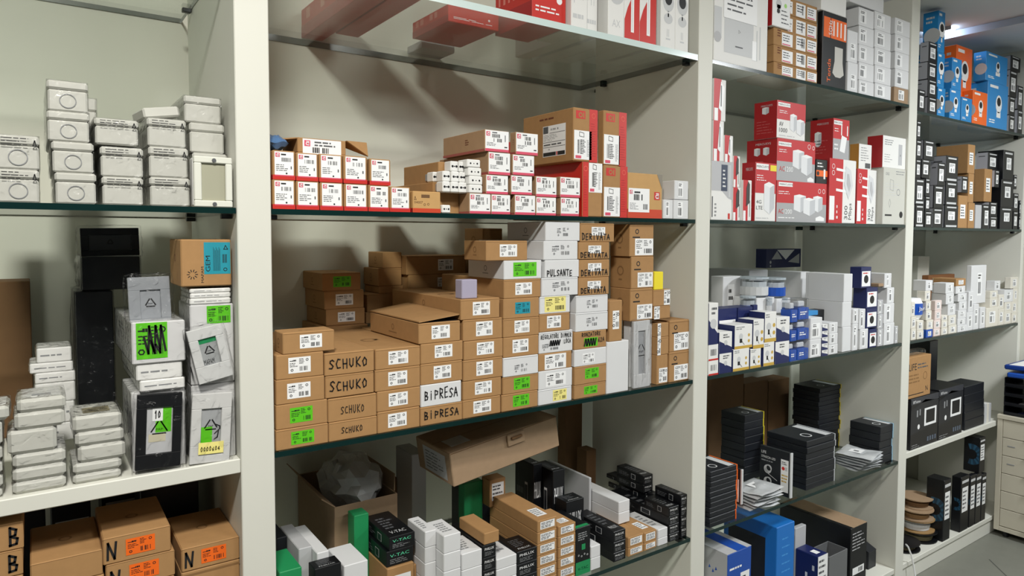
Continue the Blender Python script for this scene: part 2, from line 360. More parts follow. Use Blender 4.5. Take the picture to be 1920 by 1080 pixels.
def s_bl(b, o):   # long kraft box whose end is a full white label with a pink foot
    b.mb.box(0, 0, 0, b.w, b.d, b.h, mat('A98968', .8, .08, 50), .0015); b.L.rect(0, .0, 1, .12, mat('A0524A', .6)); b.L.lines(.55, .4, .65, .7, 3, BRN, 1, b.seed)
    m = kids(b, 'end_label'); S = b.F.on(m); S.rect(.02, .02, .98, .98, STK, 1); S.rect(.02, .02, .98, .14, PINK, 2); bt_logo(S.sub(0, 0, 1, 1, 1), .06, .72, .2, PINK)
    S.rect(.3, .86, .5, .91, DG, 2); S.bars(.3, .66, .68, .82, 7, INK, 2, b.seed); S.bars(.36, .46, .7, .62, 7, INK, 2, b.seed+1); S.lines(.08, .26, .5, .44, 3, DG, 2, b.seed, .35); S.rect(.82, .5, .85, .8, DG, 2); S.rect(.8, .22, .92, .27, INK, 2)
    if o.get('film'): film_req.append((b, o))
    return 'terminal_box', 'long box with white label, pink foot', 'box'
film_req = []
def s_jb(b, o):   # white plastic junction box in film
    h1 = b.h*.7; b.mb.box(.001, .001, 0, b.w-.001, b.d, h1, PW, .0025); b.F.ring(.5, .35, .24, .025, MG, 1, 20) if o.get('c', 1) else None
    m = kids(b, 'lid'); m.box(0, 0, h1+.0008, b.w, b.d, b.h, PW, .003)
    b.wrap = True
    if o.get('pr'):
        m = kids(b, 'printed_mark'); S = Face(m, (0, -.0045, 0), (1, 0, 0), (0, 0, 1), b.w, b.h)
        S.lines(.12, .68, .8, .95, 3, INK, 1, b.seed, .3); S.stroke([(.85, .7), (.93, .7), (.89, .86), (.85, .7)], .0015, INK, 1)
    return 'junction_box', 'white junction box in clear film', 'junction box'
def s_pw(b, o):   # plain white carton, end face with small print
    col = o.get('m', WC); b.mb.box(0, 0, 0, b.w, b.d, b.h, col, .0015); b.L.rect(.06, .1, .08, .9, LG)
    if o.get('s', 1):
        m = kids(b, 'label'); S = b.F.on(m).sub(*o.get('q', (.25, .12, .6, .9))); S.rect(0, 0, 1, 1, STK, 1); S.lines(.15, .72, .8, .95, 2, INK, 2, b.seed); S.bars(.1, .1, .8, .6, 7, DG, 2, b.seed); 
    if o.get('top'): b.T.lines(.2, .2, .8, .8, 5, MG, 1, b.seed)
    return 'white_carton', o.get('lk', 'plain white box'), 'box'
def s_dr(b, o):   # black driver box
    b.mb.box(0, 0, 0, b.w, b.d, b.h, BK, .001); t = o.get('t', 'PHILUX')
    g = mat('57C99A', .5) if t == 'V-TAC' else STK
    b.F.text(t, .12, .58 if not o.get('fl') else .2, .2, g, 1, .72); b.F.lines(.12, .14, .85, .48, 3, MG, 1, b.seed, .3)
    b.T.text(t, .2, .12, .1, LG, 1, .6); b.T.lines(.2, .3, .8, .8, 5, DG, 1, b.seed); b.L.rect(.55, .2, .7, .75, LG); b.L.rect(.56, .23, .69, .72, BK2, 2); b.L.lines(.1, .25, .5, .7, 3, DG, 1, b.seed)
    return 'driver_box', o.get('lk', 'black driver box'), 'box'
def s_kl(b, o):   # long kraft box, white label on its end and top
    b.mb.box(0, 0, 0, b.w, b.d, b.h, KR, .0015); m = kids(b, 'end_label'); S = b.F.on(m).sub(.14, .22, .88, .86); S.rect(0, 0, 1, 1, STK, 1); S.lines(.06, .55, .95, .9, 2, DG, 2, b.seed); S.lines(.06, .1, .95, .5, 2, DG, 2, b.seed+3)
    if o.get('top', 0): m = kids(b, 'top_label'); S = b.T.on(m).sub(.3, .12, .8, .36); S.rect(0, 0, 1, 1, STK, 1); S.lines(.08, .1, .92, .9, 4, MG, 2, b.seed)
    return 'driver_box', o.get('lk', 'long brown box with white label'), 'box'
def s_bb(b, o):   # black box with white bar-coded label (far bays)
    b.mb.box(0, 0, 0, b.w, b.d, b.h, BK, .001)
    if o.get('gs', 1): b.L.rect(.0, .02, .97, .98, mat('A9ABB3', .6)); b.L.rect(.2, .75, .75, .8, DG, 2)
    b.F.rect(.15, .87, .85, .93, LG); q = o.get('q', (.2, .2, .78, .72)); m = kids(b, 'label'); S = b.F.on(m).sub(*q); S.rect(0, 0, 1, 1, STK, 1); S.lines(.1, .6, .85, .92, 3, DG, 2, b.seed, .4); S.bars(.15, .1, .85, .45, 6, DG, 2, b.seed)
    if o.get('ft', 0): b.F.rect(.1, .04, .9, .12, LG)
    return 'device_box', o.get('lk', 'black box with white label'), 'box'
def s_kb(b, o):
    b.mb.box(0, 0, 0, b.w, b.d, b.h, KR, .0015); m = kids(b, 'label'); S = b.F.on(m).sub(*o.get('q', (.2, .3, .75, .72))); S.rect(0, 0, 1, 1, STK, 1); S.lines(.1, .1, .9, .9, 4, DG, 2, b.seed, .4)
    return 'cardboard_box', o.get('lk', 'brown box with white label'), 'box'
def s_sl(b, o):   # flat rounded white wall box lying on its face
    b.mb.box(0, 0, 0, b.w, b.d, b.h, PW, .005); b.wrap = 1
    m = kids(b, 'cover_face'); S = b.T.on(m)
    if o.get('win'): S.rect(.22, .2, .78, .62, mat('8C8468', .6), 2); S.lines(.26, .24, .74, .58, 4, mat('6B644C', .7), 3, b.seed)
    else: S.rect(.1, .1, .9, .9, mat('D2D2CF', .5), 1); S.rect(.3, .25, .7, .4, MG, 2)
    return 'surface_wall_box', 'rounded white flat box in film', 'wall box'
def s_th(b, o):   # thin black strip-light box with a coloured hang edge
    b.mb.box(0, 0, 0, b.w, b.d, b.h, BK2, .0015); c = {'o': ORG, 'y': YEL, 'b': mat('9CCBE6', .5), 'g': mat('BFC3C6', .5), 'k': GRN}[o.get('e', 'o')]
    m = kids(b, 'hang_edge'); m.box(b.w+.0003, .0, .0, b.w+.0045, b.d*.96, b.h, c, .0005)
    b.T.ring(.4, .3, .13, .03, LG, 1, 12); b.T.rect(.74, .05, .95, .9, LG if o.get('e') != 'k' else VG, 1)
    return 'strip_light_box', 'thin black box with %s edge' % {'o': 'orange', 'y': 'yellow', 'b': 'light blue', 'g': 'grey', 'k': 'green'}[o.get('e', 'o')], 'box'
def s_lp(b, o):   # lamp box with yellow foot
    b.mb.box(0, 0, 0, b.w, b.d, b.h, WH, .001); F = b.F; F.rect(0, 0, 1, .12, GOLD); F.lines(.08, .8, .6, .95, 2, MG, 1, b.seed); F.circ(.35, .52, .13, LG, 1); F.rect(.28, .25, .42, .42, INK); F.stroke([(.42, .3), (.5, .2), (.55, .16)], .0015, INK)
    F.circ(.8, .55, .07, GOLD); F.circ(.8, .3, .07, GOLD); b.L.rect(0, 0, 1, 1, NAVY)
    return 'lamp_box', 'white lamp box with yellow foot', 'box'
def s_nb(b, o):   # navy box with a light picture panel
    c = o.get('m', NAVY); b.mb.box(0, 0, 0, b.w, b.d, b.h, c, .001); F = b.F; F.rect(.08, .08, .92, .8, STK); F.circ(.5, .42, .2, o.get('m2', INK), 2); F.lines(.2, .65, .8, .76, 1, RED, 2, b.seed)
    return 'camera_box', o.get('lk', 'navy box with round camera picture'), 'box'
def s_wn(b, o):   # white box whose lower half is navy
    b.mb.box(0, 0, 0, b.w, b.d, b.h, WH, .001); F = b.F; F.poly([(0, 0), (1, 0), (1, .25), (0, .6)], NAVY); F.lines(.3, .7, .9, .92, 2, DG, 1, b.seed); F.circ(.5, .5, .12, LG, 2); b.L.rect(0, 0, 1, 1, NAVY)
    return 'accessory_box', o.get('lk', 'white and navy accessory box'), 'box'
def s_wr(b, o):
    b.mb.box(0, 0, 0, b.w, b.d, b.h, WH, .001); F = b.F; F.rect(0, 0, 1, .1, RED); F.bars(.2, .3, .8, .7, 8, DG, 1, b.seed)
    return 'accessory_box', 'white box with barcode, red foot', 'box'
def s_bc(b, o):   # clear blister pack with blue card
    b.mb.box(0.001, .001, 0, b.w-.001, b.d, b.h*.55, BLU, .001); b.F.lines(.15, .2, .8, .4, 2, STK, 1, b.seed); m = kids(b, 'clear_cover'); m.box(0, 0, .0002, b.w, b.d+.001, b.h, FILM, .004)
    m = kids(b, 'plug_insert'); m.box(b.w*.2, .01, b.h*.58, b.w*.8, b.d*.8, b.h*.85, mat('C9CDD2', .3), .003)
    return 'blister_pack', 'clear pack with blue card', 'blister pack'
def s_jar(b, o):
    r = min(b.w, b.d)/2; b.mb.cyl((b.w/2, r, 0), r*.96, b.h*.9, clear('jar_plastic', (.93, .95, .96, 1), .12, .10, .4), 16); m = kids(b, 'screw_lid'); m.cyl((b.w/2, r, b.h*.905), r, b.h*.095, mat('AEB9C0', .3), 16)
    m = kids(b, 'label'); c = BLU if o.get('c', 1) else LG; m.cyl((b.w/2, r, b.h*.1), r*.985, b.h*.42, c, 16); m = kids(b, 'contents'); m.cyl((b.w/2, r, .003), r*.85, b.h*.72, mat('C8CCD0', .4), 12)
    return 'clear_jar', 'clear plastic jar with blue label' if o.get('c', 1) else 'clear plastic jar with pale label', 'jar'
def s_sm(b, o):   # thin white cover plate pack lying flat
    b.mb.box(0, 0, 0, b.w, b.d, b.h, WH, .002); b.F.lines(.1, .4, .9, .6, 1, MG, 1, b.seed); b.wrap = 1
    return 'cover_plate', o.get('lk', 'white cover plate lying flat in film'), 'cover plate'
def s_so(b, o):   # white socket module with two holes and an earth pin
    b.mb.box(0, 0, 0, b.w, b.d, b.h, WH, .002); F = b.F
    for x in (.25, .5, .75): F.circ(x, .5, .12 if x != .5 else .07, BK, 1, 8)
    m = kids(b, 'terminal_block'); m.box(b.w*.15, b.d+.0003, b.h*.15, b.w*.85, b.d+.012, b.h*.85, MG, .001)
    return 'socket_module', 'white socket module with three holes', 'socket'
def s_sky(b, o):
    c = o.get('m', SKY); b.mb.box(0, 0, 0, b.w, b.d, b.h, c, .001); F = b.F
    F.rect(.1, .88, .5, .94, STK); F.lines(.1, .1, .5, .2, 2, STK, 1, b.seed); F.circ(.55, .55, .2, STK, 1, 14, .8); F.circ(.55, .6, .1, INK, 2, 12); F.rect(.45, .25, .65, .38, STK); b.L.lines(.2, .7, .8, .9, 2, LG, 1, b.seed); b.L.circ(.6, .4, .2, LG)
    return 'camera_box', o.get('lk', 'blue camera box'), 'box'
def s_none(b, o): b.mb.box(0, 0, 0, b.w, b.d, b.h, o['m'], .0015); return o.get('nm', 'cardboard_box'), o.get('lk', ''), o.get('cat', 'box')
def s_nn(b, o):   # N box with orange sticker
    b.mb.box(0, 0, 0, b.w, b.d, b.h, KR, .002); b.F.hand(o.get('t', 'N'), o.get('hx', .05), .2, .2, .6, INK, 3, .0035, b.seed)
    if o.get('st', 1): m = kids(b, 'sticker'); mini(b.F.on(m), .33, .2, .76, .82, ORG, INK, b.seed)
    b.T.ring(.5, .5, .06, .02, mat('86633B', .9), 1); b.T.rect(0, .49, 1, .493, mat('7A5A35', .9)); b.F.rect(0, .965, 1, .98, mat('86633B', .9))
    return 'cardboard_box', 'brown carton marked %s%s' % (o.get('t', 'N'), ', orange sticker' if o.get('st', 1) else ''), 'box'
def s_kr(b, o):   # brown box with a red foot
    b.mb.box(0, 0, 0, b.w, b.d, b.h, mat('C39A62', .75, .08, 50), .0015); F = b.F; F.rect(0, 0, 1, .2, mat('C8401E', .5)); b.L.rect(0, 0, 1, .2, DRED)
    if o.get('lab'):
        S = F.on(kids(b, 'label')).sub(.02, .13, .62, .66); S.rect(0, 0, 1, 1, STK, 2); S.bars(.25, .5, .68, .75, 6, INK, 3, 5); S.lines(.06, .1, .5, .4, 5, DG, 3, 4, .3); S.bars(.7, .12, .92, .35, 5, DG, 3, 6); bt_logo(S.sub(0, 0, 1, 1, 2), .05, .76, .16, PINK); S.rect(.27, .8, .55, .87, INK, 3); bt_logo(F, .76, .42, .18, RED); F.poly([(.84, 1.0), (1, 1.0), (1, .66)], mat('8A8478', .7), 2)
    else: F.stroke([(.08, .75), (.12, .6), (.05, .6), (.08, .75)], .001, KD, 1); F.text('04007', .05, .42, .12, KD, 1, .3); F.rect(.3, .7, .6, .85, KD, 1); F.ring(.55, .4, .06, .02, KD, 1, 8); F.ring(.42, .38, .06, .02, KD, 1, 8)
    return 'switch_box', 'brown box with red foot', 'box'
STY = dict(kr=s_kr, k=s_k, w=s_w, bt=s_bt, bl=s_bl, jb=s_jb, pw=s_pw, dr=s_dr, kl=s_kl, bb=s_bb, kb=s_kb, sl=s_sl, th=s_th, lp=s_lp, nb=s_nb, wn=s_wn, wr=s_wr, bc=s_bc, jar=s_jar, sm=s_sm, so=s_so, sky=s_sky, n=s_none, nn=s_nn)
SEED = [0]
def make(x0, x1, y0, y1, z0, z1, style, o, where, grp, pos=''):
    SEED[0] += 1; b = B(); b.seed = SEED[0]; b.r = random.Random(b.seed*7+1); b.kids = []; b.wrap = 0
    bb = fit((x0, x1, y0, y1, z0, z1))
    if bb is None: return None, (x0, x1, y0, y1, z0, z1)
    x0, x1, y0, y1, z0, z1 = bb
    wr = style in ('jb', 'sl', 'sm') or getattr(style, '__name__', '') == 's_pk'
    b.w, b.d, b.h = x1-x0, y1-y0, z1-z0; b.mb = MB()
    b.F = fr_(b.mb, b.w, b.d, b.h); b.L = lf_(b.mb, b.w, b.d, b.h); b.T = tp_(b.mb, b.w, b.d, b.h)
    nm, lk, cat = (STY[style] if isinstance(style, str) else style)(b, o)
    REG.append([x0, x1, y0, y1, z0, z1])
    if wr: x0 += .0026; x1 -= .0026; y0 += .0026; y1 -= .003; b.w, b.d, b.h = x1-x0, y1-y0, z1-z0; b.mb = MB(); b.kids = []; b.F = fr_(b.mb, b.w, b.d, b.h); b.L = lf_(b.mb, b.w, b.d, b.h); b.T = tp_(b.mb, b.w, b.d, b.h); (STY[style] if isinstance(style, str) else style)(b, o)
    ob = b.mb.build(o.get('nm', nm), None, (x0, y0, z0), (0, 0, math.radians(o.get('rz', 0))))
    for kn, m in b.kids: m.build(kn, ob)
    if b.wrap: film(ob, 0, 0, 0, b.w, b.d, b.h, b.seed)
    lab = o['L'] if 'L' in o else lk+((', '+pos) if pos else ',')+' '+where
    tag(ob, lab, cat, grp); ob['_z1'] = z1
    z = ob['_z1']; del ob['_z1']
    return ob, (x0, x1, y0, y1, z0, z1)
for a, b in UPX: REG.append([a, b, 0, DP, 0, CEIL])
REG.append([-2, XE, DW-.001, DW+.1, 0, 3]); REG.append([-1.2, -T, 0, DW, Z3-.0264, Z3-.0001]); REG.append([P3, XE, 0, DW, .5075, .5314])
for z, a in ((ZT, 0), (ZT, 1), (1.8674, 2), (1.852, 3), (ZM, 0), (ZM, 1), (ZM, 2), (1.41, 3), (Z3, 1), (.9685, 2), (.969, 3), (Z2, 1), (Z2, 2)): REG.append([*BAYS[a], 0, DW, z-.012, z-.0001])
REG.append([-1.2, -T, 0, DW, Z2-.026, Z2-.0001])
ORD = ['lowest', 'second up', 'third up', 'fourth up', 'fifth up', 'sixth up', 'seventh up', 'eighth up', 'ninth up', 'tenth up', 'eleventh up', 'twelfth up', 'thirteenth up', 'fourteenth up']
def depth_from(x0, z1, y, bx):
    lo, hi = y, 1.5
    for _ in range(30):
        m = (lo+hi)/2
        if pr((x0, m, z1))[0] > bx: lo = m
        else: hi = m
    return lo-y
def ST(z, y, dep, where, grp, rows, jit=.0015):
    n = len(rows); zc = z
    for i, row in enumerate(rows):
        xl, xr, yt, st = row[:4]; o = row[4] if len(row) > 4 else {}
        yy = o.get('y', y)+random.Random(int(xl*7+yt)).uniform(0, jit)
        p = aty(xl, yt, yy); x0, z1 = p.x, p.z; x1 = aty(xr, yt, yy).x
        if z1 < zc+.004: print('LOW', where, i, z1-zc); z1 = zc+.02
        if 'yb' in o: zc = max(zc, aty(xl, o['yb'], yy).z) if not o.get('drop') else aty(xl, o['yb'], yy).z
        d = o.get('d', dep)
        if 'bx' in o: d = max(.02, depth_from(x0, z1, yy, o['bx']))
        d = min(d, DW-.004-yy)
        pos = '' if n == 1 else ('topmost' if i == n-1 else ORD[i])
        ob, b = make(x0, x1, yy, yy+d, zc, z1, st, o, where, grp, pos)
        zc = b[5]+.0002
# ------------------------------------------------------------------ middle bay, cartons between the two glass shelves
G = 'cartons stacked under the red-striped boxes'
H = lambda t, x=.12, y=.3, w=.76, h=.45, **k: dict(s=None, hw=(t, x, y, w, h), **k)
ST(Z3, .006, .33, 'in far-left column beside SCHUKO', G, [
 (517.5, 615.5, 808, 'k', dict(s='g', q=(.28, .18, .72, .82))), (517.5, 614, 761, 'k', dict(s='g', q=(.26, .2, .7, .82))), (517.5, 608.5, 714, 'k', dict(q=(.22, .2, .7, .82))), (517.5, 606.5, 667, 'k', dict(q=(.25, .22, .72, .86))),
 (530, 627, 625, 'k', dict(q=(.32, .22, .75, .86), bx=514, L='brown carton overhanging to the right, topmost in far-left column beside SCHUKO'))])
ST(Z3, .006, .33, 'in the SCHUKO column', G, [
 (616.5, 707, 793.6, 'k', H('SCHUKO', .25, .35, .45, .3, th=.0013, hn='thin SCHUKO')), (615, 706, 749, 'k', H('SCHUKO', .25, .3, .5, .35, th=.0013, hn='thin SCHUKO')),
 (610, 701, 706, 'k', H('SCHUKO', .08, .3, .8, .42, hn='bold SCHUKO')), (608.5, 701.5, 663.5, 'k', H('SCHUKO', .08, .3, .8, .42, hn='bold SCHUKO'))])
ST(Z3, .006, .33, 'in column right of SCHUKO', G, [
 (708, 787, 774, 'k', dict(q=(.24, .2, .68, .85))), (707, 788, 735.5, 'k', dict(q=(.26, .2, .7, .85))), (703.5, 788, 695, 'k', dict(q=(.28, .2, .7, .85))), (704, 788, 656, 'k', dict(q=(.28, .2, .72, .85)))])
ST(Z3, .006, .33, 'in the BIPRESA column', G, [
 (788.5, 867, 765, 'k', H('BIPRESA', .08, .35, .85, .4)), (788.5, 865, 723.5, 'w', H('BIPRESA', .08, .3, .85, .45)), (789, 867, 684, 'k', dict(q=(.3, .2, .72, .85))), (789, 868, 646, 'k', dict(q=(.32, .25, .74, .88))),
 (785, 863, 607, 'k', dict(q=(.3, .2, .74, .85), bx=694, lid=1, L='open brown carton with raised lid, topmost in the BIPRESA column'))])
ST(Z3, .006, .33, 'in column right of BIPRESA', G, [
 (868, 938.5, 752, 'k', dict(q=(.27, .2, .74, .88))), (868.5, 940, 716, 'k', dict(q=(.3, .22, .74, .88))), (869, 942.5, 677, 'k', dict(q=(.32, .2, .74, .88))), (870, 943, 641, 'k', dict(q=(.32, .22, .76, .88))),
 (866, 942, 601, 'k', dict(q=(.32, .2, .74, .88))), (864, 937, 562, 'k', dict(q=(.3, .2, .74, .85), d=.36))])
ST(Z3, .006, .30, 'in column left of PULSANTE column', G, [
 (941, 1008.5, 741.7, 'k', dict(s='g', q=(.3, .2, .75, .88))), (943, 1009.5, 708.4, 'k', dict(s='g', q=(.3, .2, .75, .88))), (944, 1009.5, 672, 'w', dict(s='p', q=(.28, .15, .72, .65))), (944, 1010, 634, 'k', dict(q=(.25, .2, .7, .86))),
 (944, 1011, 599, 'k', dict(q=(.3, .2, .72, .88))), (944, 1011, 561, 'k', dict(s='t', q=(.32, .22, .74, .8))), (945, 1014, 525, 'k', dict(q=(.3, .18, .75, .82))), (945, 1015.5, 489, 'w', dict(s='g', q=(.24, .15, .86, .9), bx=878)),
 (911.5, 989, 451.5, 'k', dict(q=(.32, .2, .74, .82), bx=870))])
ST(Z3, .006, .30, 'in the PULSANTE column', G, [
 (1010, 1072, 732.5, 'w', dict(s='py', q=(.42, .15, .84, .88), lk='white carton with yellow note')), (1010.5, 1073, 697, 'w', dict(s='w', q=(.2, .12, .8, .85), lk='white carton with taped paper note')), (1010.5, 1072, 664.5, 'k', dict(s='w', q=(.17, .05, .82, .92), lk='brown carton with white paper note')),
 (1010.5, 1074, 624, 'w', dict(s='p', q=(.05, .1, .6, .5), hw2=('LOCA', .72, .4, .22, .2), sb=(.3, .36, .3, .2), hw=('REGOLATORE DIMMER', .04, .68, .92, .2), th=.0013, hn='REGOLATORE DIMMER')), (1011, 1068.5, 590, 'k', dict(q=(.24, .2, .7, .88))),
 (1012.5, 1069, 557, 'w', dict(s='py', q=(.15, .1, .85, .98), lk='white carton with broad yellow note')), (1016, 1084, 522, 'w', dict(s='p', q=(.25, .2, .8, .85), lk='white carton with circled dark print')), (1022, 1086, 488, 'w', H('PULSANTE', .05, .1, .75, .35)),
 (1019.5, 1083.5, 452, 'w', dict(s='p', q=(.2, .2, .8, .85), lk='white carton with circled black print')), (1023, 1087.5, 415.5, 'w', dict(s='p', q=(.3, .2, .7, .75), bx=951))])
ST(Z3, .006, .30, 'in the DERIVATA column', G, [
 (1077, 1136, 723.5, 'k', dict(s='g', q=(.3, .25, .72, .82))), (1077.5, 1137, 689, 'k', dict(s='g', q=(.32, .28, .75, .85))), (1077, 1137, 657, 'w', dict(s='w', q=(.25, .15, .62, .75), lk='white carton with handwritten label')),
 (1077, 1137, 623.5, 'k', dict(s='g', q=(.3, .12, .72, .62), hw2=('62A', .72, .35, .22, .25), sb=(.3, .2, .36, .35), hw=('RONZATORE', .22, .72, .6, .22), th=.0014, hn='RONZATORE')), (1079.5, 1140, 588, 'w', dict(s='p', q=(.3, .2, .7, .8))), (1080.5, 1140, 555, 'w', dict(s='p', q=(.3, .2, .7, .8))),
 (1085.5, 1142, 521.5, 'k', dict(s='w', q=(.28, .35, .72, .8), hw=('DERIVATA', .06, .12, .85, .32))), (1085.5, 1143, 487.5, 'k', dict(s='w', q=(.28, .35, .72, .8), hw=('DERIVATA', .05, .12, .9, .32))),
 (1085.5, 1143, 454, 'k', dict(s='w', q=(.3, .35, .72, .8), hw=('DERIVATA', .05, .1, .9, .32))), (1088.5, 1152, 418, 'k', dict(s='w', q=(.32, .35, .72, .8), hw=('DERIVATA', .04, .12, .84, .32)))])
ST(Z3, .006, .25, 'right of the green-stickered DERIVATA column', G, [
 (1138, 1179, 642, 'pw', dict(s=0, lk='tall plain white carton')), (1143, 1167, 564, 'k', dict(s='w', q=(.25, .3, .75, .75), lg=0, d=.2, lk='brown carton standing on end'))])
ST(Z3, .03, .16, 'in column with three square brown cartons', G, [
 (1182, 1223, 601, 'pw', dict(s=0, bx=1169)), (1182, 1224, 542, 'k', dict(s='w', q=(.3, .04, .98, .5), gem=True, fl=1, y=.012, bx=1144, lk='large square brown carton, big white label')), (1184, 1226, 481.5, 'k', dict(q=(.28, .04, .96, .5), gem=True, fl=1, y=.012, bx=1144, lk='large square brown carton, big white label')),
 (1181, 1226, 420.5, 'k', dict(q=(.22, .04, .98, .56), gem=True, fl=1, y=.012, bx=1144, lk='large square brown carton, big white label'))])
ST(Z3, .012, .14, 'in narrow column under the yellow box', G, [
 (1222, 1252.5, 668, 'k', dict(q=(.2, .05, .95, .55), gem=True, lg=0, lk='square brown carton, big label')), (1226, 1254, 634, 'k', dict(s='w', q=(.02, .0, .3, 1), lg=0)), (1226, 1254, 607.5, 'k', dict(s='w', q=(.02, .0, .3, 1), lg=0)),
 (1226, 1257, 575, 'k', dict(s='w', q=(.02, .0, .35, 1), lg=0)), (1225, 1257, 544, 'k', dict(s='w', q=(.62, .05, .98, .98), lg=0)), (1227, 1244, 510, 'n', dict(m=YEL, L='small bright yellow box standing beside the topmost large square carton', nm='product_box', d=.05))])
ST(Z3, .012, .14, 'at the right end, beside the shelf wall', G, [
 (1255, 1292, 661, 'k', dict(q=(.25, .04, .95, .55), gem=True, fl=1, lg=0, lk='square brown carton, big label')), (1256, 1292.5, 602, 'k', dict(q=(.22, .04, .98, .6), gem=True, fl=1, lg=0, lk='square brown carton, big label'))])
# cartons standing at the back, on a second row hidden below
zb = 1.14
ST(Z3, .345, .165, 'hidden at back behind SCHUKO', G, [(606, 690, 614, 'k', dict(s=None, lk='wide brown carton'))])
ST(zb, .362, .14, 'in back stack behind SCHUKO', G, [
 (611, 684, 581, 'k', dict(q=(.3, .2, .74, .8), bx=573, yb=612)), (608, 682, 546, 'k', dict(q=(.28, .2, .72, .8), bx=568)), (604, 676, 512.5, 'k', dict(s='g', q=(.28, .2, .74, .8), bx=558))])
ST(zb, .40, .10, 'behind the open carton', G, [(686, 752, 586, 'k', dict(s=None, lg=0, yb=620)), (688, 752, 552, 'k', dict(s=None, lg=0, lk='shallow brown tray carton with paper'))])
ST(zb, .372, .10, 'in dark back stack above the open carton', G, [(765, 868, 549, 'k', dict(s=None, yb=600)), (766, 868, 516, 'k', dict(q=(.52, .2, .76, .8), yb=546)), (762, 873, 480, 'k', dict(q=(.52, .2, .78, .8)))])
ST(zb, .40, .10, 'at the back left of the dark stack', G, [(711, 757, 537, 'k', dict(s=None, yb=600)), (709, 757, 503.5, 'k', dict(s=None)), (718, 757, 473, 'k', dict(s=None))])
ST(zb, .33, .10, 'behind the overhanging carton near the shelf top', G, [(878, 942, 524, 'k', dict(s=None, yb=552)), (900, 942, 478, 'k', dict(s=None)), (905, 942, 428, 'k', dict(s=None))])
ST(aty(864, 562, .006).z+.0003, .014, .03, '', G, [(866, 895, 525, 'n', dict(m=mat('A9A3B8', .5), L='small lilac box standing on the carton right of the open one', nm='product_box'))])
# ------------------------------------------------------------------ middle bay, red and white boxes
G = 'red and white boxes on the middle glass shelf'
bt = [(511, 553, 336), (555, 598, 338.5), (600, 643, 341), (645, 689, 343.5), (691, 730, 346.5), (731, 769, 349.5)]
bu = [(511, 553, 281), (555, 596, 285.5), (598, 641.5, 288), (644, 688, 291), (693, 732, 297)]
for i, q in enumerate(bt):
    n6 = ['leftmost', 'second from left', 'third from left', 'fourth from left', 'fifth from left', 'rightmost'][i]
    rows = [q+('bt', dict(L='small brown box, white label, red band, %s in the lower row' % n6))]
    if i < 5: rows.append(bu[i]+('bt', dict(L='small brown box, white label, red band, %s in the upper row' % (n6 if i < 4 else 'rightmost'))))
    ST(ZM, .006, .25, 'x', G, rows)
ST(ZM, .006, .09, 'x', G, [(774, 826, 358, 'kr', dict( L='open brown box with red foot, right of the red-banded rows'))])
rb = ['leftmost', 'second', 'third', 'fourth', 'rightmost']
for i, col in enumerate([[(880, 920, 362, dict(bx=829))], [(921, 957, 364, dict(d=.25)), (911, 953, 327, dict(film=1, bx=880)), (915.5, 957, 284, dict(bx=824)), (909, 954.5, 242, dict(bx=831))],
  [(965, 1004, 365, dict(bx=950)), (958, 998, 328, {}), (961, 1002, 289, {}), (967, 1009, 247, dict(bx=956))], [(1005, 1043, 369, {}), (1004, 1044, 330, {})], [(1051, 1086, 370, {}), (1050, 1088, 331, {})]]):
    ST(ZM, .006, .3, 'in the %s column of such boxes' % rb[i], G, [(a, b, c, 'bl', o) for a, b, c, o in col])
ST(ZM, .05, .33, 'behind the white socket modules', G, [(812, 870, 341, 'k', dict(s=None, lg=0, lk='long dusty brown box', m=KR2)), (822, 878, 303, 'k', dict(s=None, lg=0, bx=757, lk='long dusty brown box'))])
def s_mv(b, o):   # tall kraft box, red side band
    b.mb.box(0, 0, 0, b.w, b.d, b.h, KR, .002); F = b.F; q = o['q']
    F.rect(q[0], 0, q[1], 1, RED); F.ring((q[0]+q[1])/2, .88, .05, .012, mat('E2604C', .5), 2); F.lines(q[0]+.06, .1, q[1]-.06, .75, 14, DRED, 2, 3, .2)
    x = o.get('lx', .08)
    if o.get('up', 1): F.rect(x+.02, .8, x+.4, .95, RED); F.ring(x+.2, .87, .05, .022, KR, 2, 10); F.rect(x+.3, .82, x+.35, .92, KR, 2)
    m = kids(b, 'label'); S = F.on(m).sub(*o.get('lb', (.02, .02, .66, .58))); S.rect(0, 0, 1, 1, STK, 1); S.stroke([(.3, .8), (.3, .95), (.55, .92), (.55, .78), (.3, .8)], .0012, INK, 2)
    S.bars(.2, .2, .42, .68, 4, INK, 2, b.seed); S.lines(.35, .18, .65, .7, 9, INK, 2, b.seed, .5); S.lines(.72, .1, .9, .7, 16, DG, 2, b.seed+1, .3); S.rect(.08, .03, .4, .13, PINK, 2)
    if o.get('ship'):
        L = b.L.on(kids(b, 'shipping_label')).sub(.42, .14, .86, .74); L.rect(0, 0, 1, 1, STK, 1); L.rect(.02, .02, .58, .14, INK, 2); L.rect(.66, .02, .97, .14, INK, 2); L.rect(.6, .02, .65, .14, RED, 2); L.rect(.02, .76, .24, .98, DG, 2)
        L.bars(.35, .84, .7, .9, 12, INK, 2, 4); L.lines(.04, .5, .7, .72, 5, DG, 2, 5, .2); L.rect(.02, .46, .98, .475, DG, 2); L.rect(.02, .3, .98, .315, DG, 2); L.lines(.04, .33, .9, .44, 1, DG, 2, 6, .4); L.rect(.3, .75, .97, .765, DG, 2); L.text('50', .25, .2, .06, INK, 2); b.L.lines(.35, .86, .72, .9, 1, BRN, 2, 9, .8)
    if o.get('rl'): b.L.rect(0, 0, 1, 1, RED, 1)
    return 'panel_box', o['lk'], 'box'
